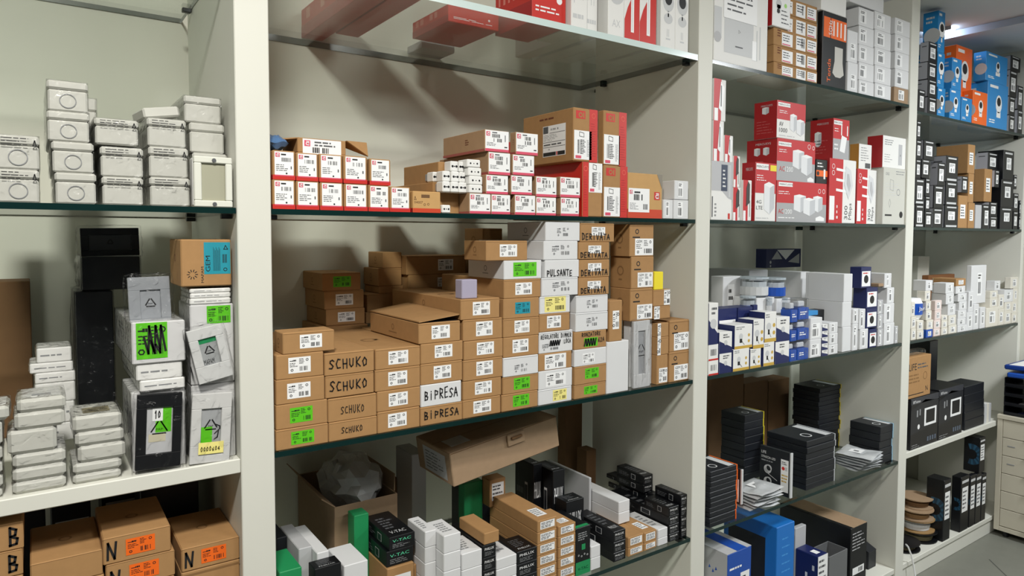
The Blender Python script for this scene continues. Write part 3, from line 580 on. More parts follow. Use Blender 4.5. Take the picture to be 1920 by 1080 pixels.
ST(ZM, .006, .26, 'in the tall stack right of the pink-footed boxes', G, [
 (1092, 1130, 303, s_mv, dict(q=(.02, .3), lb=(.32, .45, .98, .99), up=0, lx=.5, rl=1, lk='red and brown panel box')), (1075.5, 1121, 200.5, s_mv, dict(q=(.65, .99), lb=(.03, .04, .75, .58), ship=1, bx=981, lk='large brown box with shipping label'))])
ST(ZM, .006, .22, 'in the second tall stack', G, [
 (1132, 1177, 309, s_mv, dict(q=(.68, .99), lb=(.02, .02, .7, .58), lk='brown and red panel box')), (1132, 1175.5, 206, s_mv, dict(q=(.66, .99), lb=(.02, .02, .7, .56), bx=1121, lk='brown and red panel box'))])
ST(ZM, .006, .2, 'x', G, [(1177.5, 1242, 323, 'kr', dict(lab=1, L='brown box with cut corner and red foot, right of the panel boxes'))])
for xa, xb, ya, st, L in [(1244, 1262, 374, 'pw', 'small white box, left of the pair at the shelf end'), (1263.5, 1291, 374.5, 'pw', 'small white box, right of the pair at the shelf end')]:
    ST(ZM, .006, .07, 'x', G, [(xa, xb, ya, st, dict(L=L))])
ST(aty(1264, 374, .006).z+.0004, .006, .10, 'x', G, [(1265, 1291, 338, 'pw', dict(bx=1242, L='small white box lying on the pair at the shelf end'))])
ST(1.60, .33, .15, 'x', G, [(912, 990, 262, 'n', dict(m=RED, yb=300, L='plain red box at the back, left of the shipping-label box', nm='product_box'))])
# socket modules piled beside the first pink-footed column
zz = aty(880, 362, .006).z+.0004
G2 = 'white socket modules piled on the long boxes'
ST(zz, .006, .05, 'in the front socket pile', G2, [(879, 905, 346, 'so'), (879, 905, 329.5, 'so'), (878, 903, 313.5, 'so'), (876, 901, 298, 'so')])
for k, (xa, yb_, yy) in enumerate([(830, 361, .012), (846, 361, .012), (861, 361, .014), (830, 345.5, .016), (847, 345, .016), (862, 345, .018), (845, 329.5, .02), (861, 329, .02), (826, 329.5, .05), (812, 345.5, .05), (812, 361, .05), (862, 314, .03)]):
    a = aty(xa, yb_, yy); b2 = aty(xa+14.5, yb_, yy); h_ = .0225
    lv = round((a.z-zz)/.0228); z0 = zz+max(0, lv)*.0228
    make(a.x, b2.x, yy, yy+.03, z0, z0+h_, 'so', dict(L='white socket module in the jumble left of the front pile, ' + ['lower left', 'lower middle', 'lower right', 'second layer left', 'second layer middle', 'second layer right', 'third layer middle', 'third layer right', 'third layer far left', 'second layer far left', 'lowest far left', 'top of jumble'][k]), 'x', G2)
ST(ZM, .004, .03, 'x', G2, [(829, 845, 384, 'so', dict(L='white socket module alone at the shelf edge by the open box'))])
zt = zt_b = aty(560, 285.5, .006).z+.0008
def openbox(x0, x1, y0, y1, z0, z1, name, label, cat, grp, col=KR, t=.003, flaps=(), lab=None, rz=0, rot=None):
    mb = MB(); w, d, h = x1-x0, y1-y0, z1-z0
    mb.box(0, 0, 0, w, d, t, col); mb.box(0, 0, t, w, t, h, col); mb.box(0, d-t, t, w, d, h, col); mb.box(0, t, t, t, d-t, h, col); mb.box(w-t, t, t, w, d-t, h, col)
    o = mb.build(name, None, (x0, y0, z0), rot or (0, 0, math.radians(rz))); tag(o, label, cat, grp)
    for fl in flaps:
        m = MB(); P = [Vector(p) for p in fl]; n = (P[1]-P[0]).cross(P[2]-P[0]).normalized()*.0022; k = len(P)
        m.mesh([*P, *[p+n for p in P]], [tuple(range(k))[::-1], tuple(range(k, 2*k))]+[(i, (i+1) % k, (i+1) % k+k, i+k) for i in range(k)], col); m.build('flap', o)
    if lab:
        m = MB(); S = Face(m, (0, 0, 0), (1, 0, 0), (0, 0, 1), w, h).sub(*lab); S.rect(0, 0, 1, 1, STK, 1); S.lines(.3, .5, .95, .9, 2, DG, 2, 3); S.bars(.25, .08, .7, .45, 9, INK, 2, 5); bt_logo(S.sub(0, 0, 1, 1, 1), .04, .5, .4, PINK); m.build('label', o)
    REG.append([x0, x1, y0, y1, z0, z1]); return o
a = aty(558, 257, .03); c = aty(648, 257, .03)
openbox(a.x, c.x, .03, .13, zt, a.z, 'cardboard_box', 'open torn brown box lying on the upper red-banded row', 'box', G, flaps=[[(-.001, .002, a.z-zt), (-.03, .01, a.z-zt-.004), (-.028, .09, a.z-zt-.002), (-.001, .098, a.z-zt)], [(c.x-a.x+.001, .0, a.z-zt), (c.x-a.x+.045, .0, .003), (c.x-a.x+.05, .02, a.z-zt+.002), (c.x-a.x+.001, .06, a.z-zt)]], lab=(.1, .02, .9, .95))
# ------------------------------------------------------------------ middle bay, top glass shelf (seen from below, fronts cut by the photo)
G = 'device boxes on the highest glass shelf'
def s_art(b, o):
    c = o.get('m', WH); b.mb.box(0, 0, 0, b.w, b.d, b.h, c, .0015); F = b.F; k = o.get('a')
    if k == 'cam':
        F.circ(.5, .62, .13, LG, 1, 18, .8); F.circ(.5, .66, .085, INK, 2, 14, .8); F.rect(.46, .42, .54, .5, LG); F.circ(.5, .4, .07, LG, 1, 12, 1.2); F.rect(.35, .12, .65, .14, LG); F.rect(.42, .16, .46, .26, LG); F.rect(.52, .16, .56, .26, LG)
    elif k == 'ax': F.circ(.5, .55, .15, LG, 1, 16, .9); F.rect(.3, .48, .72, .75, LG, 1); F.text('AX', .25, .12, .09, LG, 1, .5)
    elif k == 'rw':
        F.poly([(0, 0), (1, 0), (1, .66), (.8, .64), (.5, .55), (.2, .4), (0, .25)], RED); F.rect(.42, .1, .62, .58, STK, 2); F.rect(.5, .12, .53, .55, LG, 3); F.text('AX PRO', .1, .8, .05, DG, 1)
    elif k == 'wh': F.rect(.15, .3, .2, .9, LG); F.rect(.5, .35, .54, .85, LG); F.rect(.7, .35, .73, .8, LG); F.lines(.1, .1, .9, .2, 1, LG, 1, b.seed)
    elif k == 'red': F.lines(.1, .2, .9, .35, 2, STK, 1, b.seed, .4); F.circ(.8, .5, .07, STK); b.L.bars(.1, .55, .9, .9, 6, mat('E09084', .5), 1, b.seed); b.L.rect(0, 0, 1, .4, DRED)
    elif k == 'pad': pass
    return 'device_box', o.get('lk', ''), 'box'
for (x0, x1, y0, y1, h, c, a, L) in [
 (.215, .268, .10, .505, .07, RED, 'red', 'long red box near the top left corner, seen through the glass from below'), (.272, .33, .02, .415, .07, RED, 'red', 'second long red box from the left on the highest glass shelf'),
 (.445, .585, .15, .34, .04, RED, 'red', 'red box with white spikes printed on its side, highest glass shelf'), (.50, .60, .40, .49, .02, GW, 'pad', 'small flat grey pack against the back wall, highest glass shelf'),
 (.60, .70, .03, .19, .12, RED, 'red', 'red box standing at the cut top edge, highest glass shelf'), (.705, .755, .015, .16, .2, WH, 'wh', 'white box with pale grey devices, right of the red box up high'),
 (.757, .80, .03, .335, .2, WH, 'wh', 'white box with thin grey outlines, highest glass shelf'), (.818, .872, .01, .34, .2, WH, 'ax', 'white box with egg-shaped detector picture, highest glass shelf'),
 (.873, .925, .01, .30, .2, WH, 'rw', 'red and white box with short detector, highest glass shelf'), (.926, .985, .01, .26, .21, WH, 'rw', 'red and white box with tall slim detector, highest glass shelf'),
 (1.005, 1.06, .012, .23, .2, WH, 'cam', 'white box with round black camera, left of its twin up high'), (1.061, 1.112, .012, .22, .2, WH, 'cam', 'white box with round black camera, right of its twin up high')]:
    make(x0, x1, y0, y1, ZT, ZT+h, s_art, dict(m=c, a=a, L=L), 'x', G)
# ------------------------------------------------------------------ left bay, film-wrapped junction boxes
G = 'film-wrapped junction boxes on the left glass shelf'
ST(ZM, .012, .22, 'in the column cut by the left edge', G, [(-12, 77, 315, 'jb', dict(pr=1)), (-14, 77, 250, 'jb', dict(pr=1))])
ST(ZM, .012, .22, 'in the tallest column', G, [(98, 184, 322, 'jb'), (92, 179, 263, 'jb'), (83, 171, 205, 'jb'), (83, 168, 147, 'jb')])
ST(ZM, .012, .22, 'in third column from left', G, [(187, 272, 330, 'jb', dict(pr=1, c=0)), (182, 272, 273, 'jb', dict(pr=1, c=0)), (173, 263, 219, 'jb', dict(pr=1, c=0))])
ST(ZM, .012, .22, 'in fourth column from left', G, [(277, 360, 331, 'jb', dict(pr=1, c=0)), (275, 356, 273, 'jb', dict(pr=1, c=0)), (272, 352, 219, 'jb', dict(pr=1, c=0))])
ST(ZM, .05, .22, 'in stack behind the windowed enclosure', G, [(358, 430, 285, 'jb', dict(c=0)), (352, 424, 228, 'jb', dict(c=0, pr=0)), (342, 418, 177, 'jb', dict(c=0))])
ST(ZM, .25, .1, 'behind the tallest column', G, [(110, 182, 262, 'jb', dict(c=0)), (112, 184, 178, 'jb', dict(c=0))])
def s_win(b, o):
    b.mb.box(0, .006, 0, b.w, b.d, b.h, WH, .004); F = b.F
    m = kids(b, 'window_frame'); W_, H_ = b.w, b.h
    for q in ((0, 0, 1, .13), (0, .87, 1, 1), (0, .13, .2, .87), (.82, .13, 1, .87)): m.box(q[0]*W_, -.004, q[1]*H_, q[2]*W_, .0055, q[3]*H_, mat('DCDDD2', .4), .0015)
    m = kids(b, 'window_pane'); m.box(W_*.2, .001, H_*.13, W_*.82, .0055, H_*.87, mat('A9A894', .2), .0005)
    for z in (.06, .93): m = kids(b, 'screw'); m.cyl((W_*.52, -.0062, H_*z), .0035, .002, DG, 8, 1)
    return 'enclosure', 'x', 'junction box'
ST(ZM, .004, .04, 'x', G, [(362, 434, 292, s_win, dict(L='white enclosure with a grey window standing at the right end'))])
p = aty(285, 219, .08)
mb = MB(); mb.box(0, 0, 0, .058, .08, .018, PW, .003); o_ = mb.build('junction_box', None, (p.x-.014, .06, aty(272, 219, .012).z+.004), (0, math.radians(-10), .1)); tag(o_, 'tilted white lid lying on the fourth column of junction boxes', 'junction box', G)
# ------------------------------------------------------------------ left bay, fixed white shelf
G = 'wall boxes and frames on the white left shelf'
ZS = Z3
ST(ZS, .01, .10, 'in the lower white pile at left', G, [(19, 128, 909, 'sl'), (19, 128, 883, 'sl'), (19, 127, 856, 'sl'), (9, 110, 812, 'sl'), (22, 125, 778, 'sl'), (27, 127, 752, 'sl')])
ST(ZS, .01, .10, 'in the white pile with brown window', G, [(133, 231, 894, 'sl'), (133, 232, 873, 'sl'), (142, 239, 840, 'sl'), (137, 236, 814, 'sl'), (132, 232, 784, 'sl', dict(win=1))])
ST(ZS, .01, .09, 'in the pile cut by the left edge', G, [(-60, 8, 926, 'sl'), (-60, 9, 900, 'sl'), (-60, 8, 874, 'sl'), (-60, 8, 845, 'sl'), (-60, 12, 797, 'sl'), (-50, 26, 768, 'sl')])
ST(ZS, .20, .09, 'in the back pile of cover plates', G, [(62, 142, 800, 'sm', dict(yb=835)), (60, 143, 760, 'sm'), (62, 144, 722, 'sm'), (62, 144, 702, 'sm'), (52, 140, 684, 'sm'), (65, 137, 655, 'sm')])
def s_pk(b, o):   # white carton holding a framed cover, closed by film
    b.mb.box(0, 0, 0, b.w, b.d, b.h, mat('D6D6D6', .5), .002); b.wrap = 1; b.L.lines(.3, .6, .6, .8, 2, MG, 1, b.seed)
    if o.get('gs'): m = kids(b, 'sticker'); q = o['gs']; mini(b.F.on(m), q[0], q[1], q[2], q[3], GRN, INK, b.seed)
    if o.get('scr'):
        for i, x in enumerate((.3, .42, .52)): b.F.stroke([(x-.08, .65-.1*i), (x, .25), (x+.02, .9), (x+.1, .3)], .0035, INK, 5)
    return 'cover_plate_carton', o.get('lk', 'white carton in film'), 'box'
def recyc(F, x, y, s, k=1):
    q = F.h/F.w; P = [(x-s*q, y-s*.7), (x, y+s), (x+s*q, y-s*.7)]
    for i in range(3):
        a, b = P[i], P[(i+1) % 3]; A = (a[0]+(b[0]-a[0])*.16, a[1]+(b[1]-a[1])*.16); C = (a[0]+(b[0]-a[0])*.84, a[1]+(b[1]-a[1])*.84); F.stroke([A, C], .0022, INK, k)
    F.text('PAP', x-s*q*.35, y-s*.35, s*.3, INK, k, s*q*.7)
def frame(label, pts, y, colr, inner, lean=0, win=(.25, .2, .75, .8), extra=None, grp=G):
    # pts: lower-left, lower-right, upper-left pixels of the frame's front
    a, b, c = aty(*pts[0], y), aty(*pts[1], y), aty(*pts[2], y)
    w_ = (b-a).length; h_ = (c-a).length; roll = math.atan2(b.z-a.z, b.x-a.x); t = .008
    mb = MB(); x0, y0, x1, y1 = win
    for q in ((0, 0, 1, y0), (0, y1, 1, 1), (0, y0, x0, y1), (x1, y0, 1, y1)): mb.box(q[0]*w_, 0, q[1]*h_, q[2]*w_, t, q[3]*h_, colr, .0008)
    o = mb.build('switch_plate', None, (a.x, y, a.z), (lean, -roll, 0)); tag(o, label, 'switch plate', grp)
    m = MB(); m.box(x0*w_, t*.5, y0*h_, x1*w_, t-.0005, y1*h_, inner, .0003); bo = m.build('backing_card', o)
    F = Face(MB(), (x0*w_, t*.5, y0*h_), (1, 0, 0), (0, 0, 1), (x1-x0)*w_, (y1-y0)*h_)
    recyc(F, .5, .55, .18); 
    if extra: extra(F)
    F.mb.build('card_print', bo)
    film(o, -.004, -.0005, -.004, w_+.004, t, h_+.004, int(pts[0][0])+3, .0003, .004, 7, name='plastic_bag')
    return o
ST(ZS, .022, .16, 'under the scribbled green sticker', G, [(243, 350, 738, s_pk, dict(bx=226, L='white film-wrapped carton standing behind the black frame'))])
def ex10(F):
    F.rect(.35, .45, .95, .98, GRN, 1); F.rect(.1, .25, .75, .42, mat('C9C2A8', .6), 1); F.rect(.22, .7, .62, .98, STK, 2); F.hand('10', .3, .76, .26, .16, INK, 3, .0014)
frame('black frame in a clear bag with white tag reading 10', ((253, 884), (338, 873), (254, 742)), .006, mat('17181B', .35), mat('BFC0C2', .5), 0, (.22, .2, .8, .82), ex10)
z1 = aty(243, 738, .022).z+.0005
ST(z1, .016, .11, 'on the carton behind the black frame', G, [(259, 350, 716, 'sm', dict(y=.014, bx=228)), (252, 345, 685, 'sm', dict(bx=225))])
zq = aty(252, 685, .016).z+.0004
ST(zq, .012, .09, 'x', G, [(243, 350, 606, s_pk, dict(bx=211, gs=(.08, .12, .66, .98), scr=1, L='white carton whose green sticker is scribbled over with black marker'))])
frame('grey metallic frame in a bag leaning on the scribbled carton', ((243, 604), (322, 598), (235, 521)), .05, mat('A9ADB2', .3, .05, 20, .4), mat('8F9398', .4), math.radians(-6), (.28, .05, .76, .7))
ST(ZS, .022, .14, 'x', G, [(356, 448, 725, s_pk, dict(L='white film-wrapped carton standing behind the white frame at right'))])
def ex6(F):
    F.rect(.02, .05, .58, .5, GRN, 1); F.stroke([(.7, .3), (.9, .4), (.85, .2), (.7, .15)], .0018, INK, 2); F.stroke([(.75, .55), (.95, .5), (.95, .42)], .0018, INK, 2)
    F.rect(-.1, -.22, 1.15, .1, PYEL, 22); F.hand('0000604', .0, -.14, 1.0, .12, INK, 24, .0009)
frame('white frame with yellow note standing low at the right upright', ((355, 872), (430, 863), (352, 741)), .006, mat('D4D4D2', .35), mat('A8AAAC', .5), 0, (.25, .25, .75, .78), ex6)
z1 = aty(356, 725, .022).z+.0005
ST(z1, .022, .12, 'x', G, [(353, 446, 573, s_pk, dict(gs=(.38, .76, .93, .98), L='white carton with green corner sticker behind the hanging bagged frame'))])
frame('white frame in a bag hanging tilted before the green-cornered carton', ((374, 722), (438, 703), (353, 622)), .008, mat('D2D3D2', .35), mat('9FA2A3', .5), 0, (.26, .3, .76, .8), lambda F: (F.rect(.0, .82, 1, 1, VG, 1), F.text('MAPAM', .05, .02, .2, INK, 1, .6)))
z1 = aty(353, 573, .022).z+.0005
ST(z1, .022, .1, 'under the turquoise-stickered carton', G, [(353, 436, 561, 'sm'), (354, 436, 551, 'sm'), (353, 436, 542.5, 'sm')])
z1 = aty(353, 542.5, .022).z+.004
def s_gem(b, o):
    b.mb.box(0, 0, 0, b.w, b.d, b.h, KR, .002); F = b.F
    m = kids(b, 'sticker'); S = F.on(m).sub(.45, .26, .98, .94); S.rect(0, 0, 1, 1, TEAL, 1); S.text('GEM', .06, .08, .17, INK, 2, .5, 1)
    for i in range(8): S.rect(.35+i*.035, .1, .362+i*.035, .85-.05*(i % 3), INK, 2)
    S.bars(.7, .35, .92, .62, 6, INK, 2, 3); S.ring(.8, .14, .06, .02, INK, 2, 8); S.stroke([(.75, .78), (.9, .78), (.82, .9), (.75, .78)], .0012, INK, 2)
    for i in range(10):
        a = i*.628; q = F.h/F.w; F.stroke([(.22+math.cos(a)*.06*q, .26+math.sin(a)*.06), (.22+math.cos(a)*.1*q, .26+math.sin(a)*.1)], .0013, INK, 1)
    F.text('MAPAM', .39, .08, .05, INK, 1, .34, 1); b.L.ring(.5, .6, .08, .02, BRN)
    return 'cardboard_box', 'x', 'box'
ST(z1, .022, .10, 'x', G, [(338, 433, 449, s_gem, dict(bx=318, L='brown carton with large turquoise sticker beside the left upright'))])
# dark wrapped goods behind
BW = mat('121418', .35)
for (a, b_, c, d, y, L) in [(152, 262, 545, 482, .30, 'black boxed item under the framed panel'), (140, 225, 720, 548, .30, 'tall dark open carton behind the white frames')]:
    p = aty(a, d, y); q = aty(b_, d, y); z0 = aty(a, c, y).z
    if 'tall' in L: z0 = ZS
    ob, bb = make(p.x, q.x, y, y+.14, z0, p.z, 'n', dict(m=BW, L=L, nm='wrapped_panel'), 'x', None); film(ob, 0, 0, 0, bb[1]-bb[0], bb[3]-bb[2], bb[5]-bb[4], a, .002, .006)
frame('black frame with dark window in film, topmost of the dark pile', ((152, 481), (262, 478), (150, 428)), .33, BW, mat('3B3D40', .4), 0, (.14, .2, .86, .75), None, None)
p = aty(-60, 530, .40); q = aty(56, 530, .40)
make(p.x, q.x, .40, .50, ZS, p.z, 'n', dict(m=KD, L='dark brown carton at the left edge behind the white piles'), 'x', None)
# ------------------------------------------------------------------ left bay, bottom
G = 'brown cartons with handwritten letters, lower left'
hz = aty(192, 1011, .02).z-aty(192, 1059, .02).z
ST(Z2, .02, .17, 'in the middle N column', G, [(198, 328, 1112, 'nn', {}), (198, 328, 1061, 'nn'), (192, 320, 1012, 'nn')])
ST(Z2, .02, .17, 'in the N column by the upright', G, [(340, 453, 1075, 'nn', {}), (340, 453, 1031, 'nn')])
ST(Z2, .02, .17, 'x', G, [(56, 196, 1110, 'nn', dict(t='', st=0, L='plain brown carton low between the B and N columns, its base')), (56, 196, 1060, 'nn', dict(t='', st=0, L='plain brown carton topmost between the B and N columns'))])
ST(Z2, .02, .17, 'in the column cut by the left edge', G, [(-90, 44, 1107, 'nn', dict(t='', st=0)), (-90, 43, 1056, 'nn', dict(t='B', st=0, hx=.78)), (-90, 44, 1003, 'nn', dict(t='B', st=0, hx=.78))])
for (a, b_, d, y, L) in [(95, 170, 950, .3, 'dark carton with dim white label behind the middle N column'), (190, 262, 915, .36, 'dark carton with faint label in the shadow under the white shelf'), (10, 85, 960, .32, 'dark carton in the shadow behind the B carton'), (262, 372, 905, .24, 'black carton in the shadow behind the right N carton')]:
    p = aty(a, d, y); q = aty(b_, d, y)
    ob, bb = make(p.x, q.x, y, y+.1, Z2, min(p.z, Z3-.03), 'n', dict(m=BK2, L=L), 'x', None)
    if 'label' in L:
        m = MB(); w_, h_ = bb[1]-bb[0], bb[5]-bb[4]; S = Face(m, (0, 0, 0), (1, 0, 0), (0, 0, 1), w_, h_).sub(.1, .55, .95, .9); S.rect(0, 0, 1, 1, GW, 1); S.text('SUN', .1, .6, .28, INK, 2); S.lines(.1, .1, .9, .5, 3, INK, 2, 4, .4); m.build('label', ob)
# ------------------------------------------------------------------ middle bay, lowest glass shelf
G = 'driver boxes on the lowest glass shelf'
yb = .016
def low(rows, where, y=yb, dep=.25, grp=G): ST(Z2, y, dep, where, grp, rows, .001)
def lv(xl, xr, top, n, dy, st, o={}, o2={}):   # n equal levels, topmost with its own options
    return [(xl, xr, top+dy*(n-1-i), st, dict(o, **(o2 if i == n-1 else {}))) for i in range(n)]
openbox(.19, .345, .225, .50, Z2, Z2+.235, 'cardboard_box', 'large open brown carton filled with bagged parts, lower left', 'box', None, KR2, flaps=[[(.001, 0, .235), (.001, .27, .235), (-.03, .27, .27), (-.03, .0, .26)], [(.155, .02, .235), (.155, .26, .235), (.165, .24, .27), (.165, .04, .27)]])
REG.append([.19, .35, .22, .5, Z2, Z2+.3])
low(lv(1277, 1292, 930, 4, 19.5, 'dr', {}, dict(bx=1228)), 'in the rightmost black stack')
low(lv(1254.5, 1273, 953, 4, 16.5, 'dr', {}, dict(bx=1208)), 'in second black stack from right')
low(lv(1234, 1252, 994, 2, 17, 'pw', dict(s=0, top=1), dict(bx=1172, s=0, top=1)), 'right of the short brown pairs')
low(lv(1208, 1231, 1000, 2, 20, 'kl', {}, dict(bx=1125, top=1)), 'in the right short brown pair')
low(lv(1178, 1207, 1009, 2, 20, 'kl', {}, dict(bx=1101)), 'in the left short brown pair')
low(lv(1151, 1173, 998, 3, 20, 'dr', {}, dict(bx=1079)), 'beside the short brown pairs')
low(lv(1108, 1126, 1026, 2, 22, 'pw', dict(s=0), {}), 'right of the green and black box', dep=.1)
def s_vt(b, o):
    b.mb.box(0, 0, 0, b.w, b.d, b.h, BK, .001); F = b.F; F.rect(0, 0, 1, .28, VG); F.lines(.15, .72, .85, .9, 4, MG, 1, b.seed); F.rect(.4, .52, .65, .64, VG); F.text('V-TAC', .15, .1, .06, STK, 1, .7)
    for i in range(4): F.ring(.2+i*.2, .42-.03*(i % 2), .02, .008, LG, 1, 8)
    b.T.rect(.05, .02, .95, .12, VG)
    return 'driver_box', 'x', 'box'
low([(1080, 1107, 992, s_vt, dict(d=.12, L='upright black and green box beside the tall brown columns'))], 'x')
low(lv(1047, 1081, 988, 6, 20, 'kl', {}, dict(bx=1000, top=1)), 'in the right tall brown column', dep=.22)
low(lv(1008, 1044, 978, 6, 22, 'kl', {}, dict(bx=925, top=1)), 'in the left tall brown column', dep=.22)
low(lv(970, 1007, 1036, 4, 24, 'dr', {}, dict(bx=936)), 'in the wide black stack left of brown columns', dep=.2)
low(lv(931, 969, 1050, 4, 20, 'pw', dict(s=0, top=1), {}), 'in the white stack between black ones', dep=.16)
low(lv(906, 930, 1024, 5, 24, 'dr', {}, {}), 'in the slim black stack', dep=.15)
low(lv(866, 904, 1040, 4, 31, 'pw', dict(s=0, top=1), {}), 'in the right stack of white cubes', dep=.09)
low(lv(832, 864, 1006, 5, 34, 'pw', dict(s=0, top=1), {}), 'in the middle stack of white cubes', dep=.09)
low(lv(797, 832, 998, 6, 30, 'pw', dict(s=0, top=1), {}), 'in the left stack of white cubes', y=.05, dep=.09)
p0 = aty(906, 1024, yb)
ST(p0.z+.0006, yb, .12, 'x', G, [(908, 936, 1001, 'k', dict(s=None, lg=0, bx=861, L='small brown box lying across the slim black stack'))])
low([(726, 776, 1068, 'kl', dict(d=.14, lk='wide brown carton'))], 'under the two green-lettered black boxes', y=.07)
zz = aty(726, 1068, .07).z+.0006
low([(766, 797, 1062, 'k', dict(s=None, lg=0, L='plain brown carton left of the white cubes'))], 'x', y=.09, dep=.12)
ST(zz, .075, .17, 'on the wide brown carton', G, [(725, 775, 1036, 'dr', dict(t='V-TAC', lk='black box with green lettering', d=.14)), (730, 778, 1009, 'dr', dict(t='V-TAC', bx=680, lk='black box with green lettering'))])
# behind
def blob(name, label, cat, c, r, m, seed, parent=None, sub=3, amp=.3, flat=(1, 1, 1)):
    import bmesh
    bm = bmesh.new(); bmesh.ops.create_icosphere(bm, subdivisions=sub, radius=1)
    from mathutils import noise
    for v in bm.verts:
        n = noise.noise(v.co*2.2+Vector((seed, 0, 0)))+.6*noise.noise(v.co*6+Vector((0, seed, 0))); v.co = v.co*(1+amp*n); v.co.x *= r*flat[0]; v.co.y *= r*flat[1]; v.co.z *= r*flat[2]
    me = bpy.data.meshes.new(name); bm.to_mesh(me); bm.free(); me.materials.append(m); o = bpy.data.objects.new(name, me); COL.objects.link(o); o.location = c
    if parent: o.parent = parent
    if label: tag(o, label, cat)
    return o
bg = blob('plastic_bag', 'crumpled clear bag of grey parts bulging from the open carton', 'bag', (.268, .33, Z2+.25), .085, BAG, 3, amp=.28, flat=(.85, 1.2, .8), sub=3)
rr = random.Random(4)
for i in range(26):
    m = MB(); c = rr.choice([mat('8C8A86', .5), mat('A5A39C', .5), mat('5D5B5A', .5)]); m.box(-.014, -.006, -.006, .014, .006, .006, c, .002); m.cyl((0, 0, .006), .005, .008, c, 8)
    o = m.build('plastic_clip', bg, (rr.uniform(-.045, .045), rr.uniform(-.07, .07), rr.uniform(-.03, .05)), (rr.uniform(0, 3), rr.uniform(0, 3), rr.uniform(0, 3)))
REG.append([.19, .35, .22, .5, Z2, Z2+.3])
def at_box(xl, xr, yt, y, dep, st, o, z0=Z2):
    p = aty(xl, yt, y); q = aty(xr, yt, y); return make(p.x, q.x, y, y+dep, z0, p.z, st, o, 'x', o.get('g'))
at_box(664, 716, 968, .17, .04, 'n', dict(m=VG, L='green flat box standing between the open carton and green-lettered black boxes', nm='product_box'))
at_box(772, 799, 853, .33, .10, 'n', dict(m=mat('B5B6B8', .5), L='tall narrow white box standing at the back, lower middle bay', nm='white_carton'))
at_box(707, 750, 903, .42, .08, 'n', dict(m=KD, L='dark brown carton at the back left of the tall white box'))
at_box(870, 905, 908, .25, .03, 'n', dict(m=VG, L='green box standing under the tilted large carton', nm='product_box'))
at_box(925, 955, 905, .20, .06, 'kl', dict(L='brown box with white label standing behind the tall brown columns'))
at_box(1037, 1059, 884, .17, .09, 'dr', dict(L='tall black box behind the upright green and black one'))
at_box(1000, 1034, 872, .22, .09, 'dr', dict(L='tall black box half under the tilted large carton'))
at_box(1062, 1095, 942, .12, .10, 'dr', dict(L='short black box left of the grey and white boxes'))
at_box(1099, 1119, 898, .17, .2, 'pw', dict(s=0, L='long grey-white box high behind the short brown pairs', m=GW))
low(lv(1160, 1181, 942, 3, 21, 'pw', dict(s=0)), 'in front of the grey-white one', y=.09, dep=.22)
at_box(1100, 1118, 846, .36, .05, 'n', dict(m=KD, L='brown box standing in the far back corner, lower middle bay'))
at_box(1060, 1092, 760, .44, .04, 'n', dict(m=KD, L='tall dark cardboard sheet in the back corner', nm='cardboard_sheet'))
low(lv(1207, 1224, 893, 4, 17, 'dr'), 'in the highest black back stack', y=.15, dep=.12)
low(lv(1242, 1256, 907, 4, 17, 'dr'), 'in the black stack behind the rightmost', y=.17, dep=.12)
low(lv(1186, 1204, 908, 3, 17, 'dr'), 'in the black stack left of the highest', y=.2, dep=.12)
low(lv(1162, 1182, 890, 3, 17, 'dr'), 'in the farthest left back stack', y=.31, dep=.12)
at_box(560, 585, 1030, .12, .14, 'pw', dict(s=0, m=GW, L='grey-white box lying low beside the left upright', g=G))
at_box(586, 617, 1040, .09, .16, 'pw', dict(s=0, L='white box lying low in front of the open carton', g=G))
at_box(519, 540, 1010, .2, .1, 'n', dict(m=BK2, L='black box low against the left upright, middle bay', nm='product_box'))
at_box(524, 566, 1074, .03, .1, 'n', dict(m=VG, L='green box cut by the bottom edge of the photo', nm='product_box'))
at_box(590, 640, 1068, .05, .1, 'dr', dict(L='black box cut by the bottom edge beside the green one'))
at_box(645, 690, 1062, .06, .1, 'pw', dict(s=0, L='white flat box cut by the bottom edge of the photo'))
# big tilted carton
a = Vector((.42, .10, .86)); wv = .315
mb = MB(); mb.box(0, 0, 0, wv, .18, .082, KR2, .002)
F_ = Face(mb, (0, 0, 0), (1, 0, 0), (0, 0, 1), wv, .082); F_.rect(.0, .97, 1, .99, KD, 1); Tf = Face(mb, (0, 0, .082), (1, 0, 0), (0, 1, 0), wv, .18); Tf.rect(0, .5, 1, .51, KD)
bc = mb.build('cardboard_box', None, (.431, .10, .779), (0, math.radians(-8), 0)); tag(bc, 'large brown carton lying tilted just under the glass, lower middle bay', 'box')
m = MB(); S = Face(m, (0, .18, 0), (0, -1, 0), (0, 0, 1), .18, .082).sub(.2, .1, .85, .85); S.rect(0, 0, 1, 1, GW, 1); S.lines(.1, .1, .9, .9, 6, DG, 2, 3, .3); m.build('label', bc)
m = MB(); S = Face(m, (0, 0, .082), (1, 0, 0), (0, 1, 0), wv, .18).sub(.08, .2, .25, .5); S.rect(0, 0, 1, 1, GW, 1); m.build('top_label', bc)
m = MB(); m.box(wv*.5, -.006, .05, wv*.66, -.0005, .078, KR2, .001); m.box(wv*.53, -.012, .066, wv*.63, -.0062, .072, KD, .001); m.build('locking_flap', bc)
REG.append([.42, .75, .1, .28, .77, .95])
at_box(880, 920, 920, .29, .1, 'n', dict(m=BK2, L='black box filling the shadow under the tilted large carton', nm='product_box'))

frame('narrow white frame strip in a clear bag, before the large square cartons', ((1188, 729), (1219, 723), (1185, 604)), .008, mat('C9CACB', .35), mat('9A9C9F', .5), 0, (.3, .2, .72, .85), None, None)
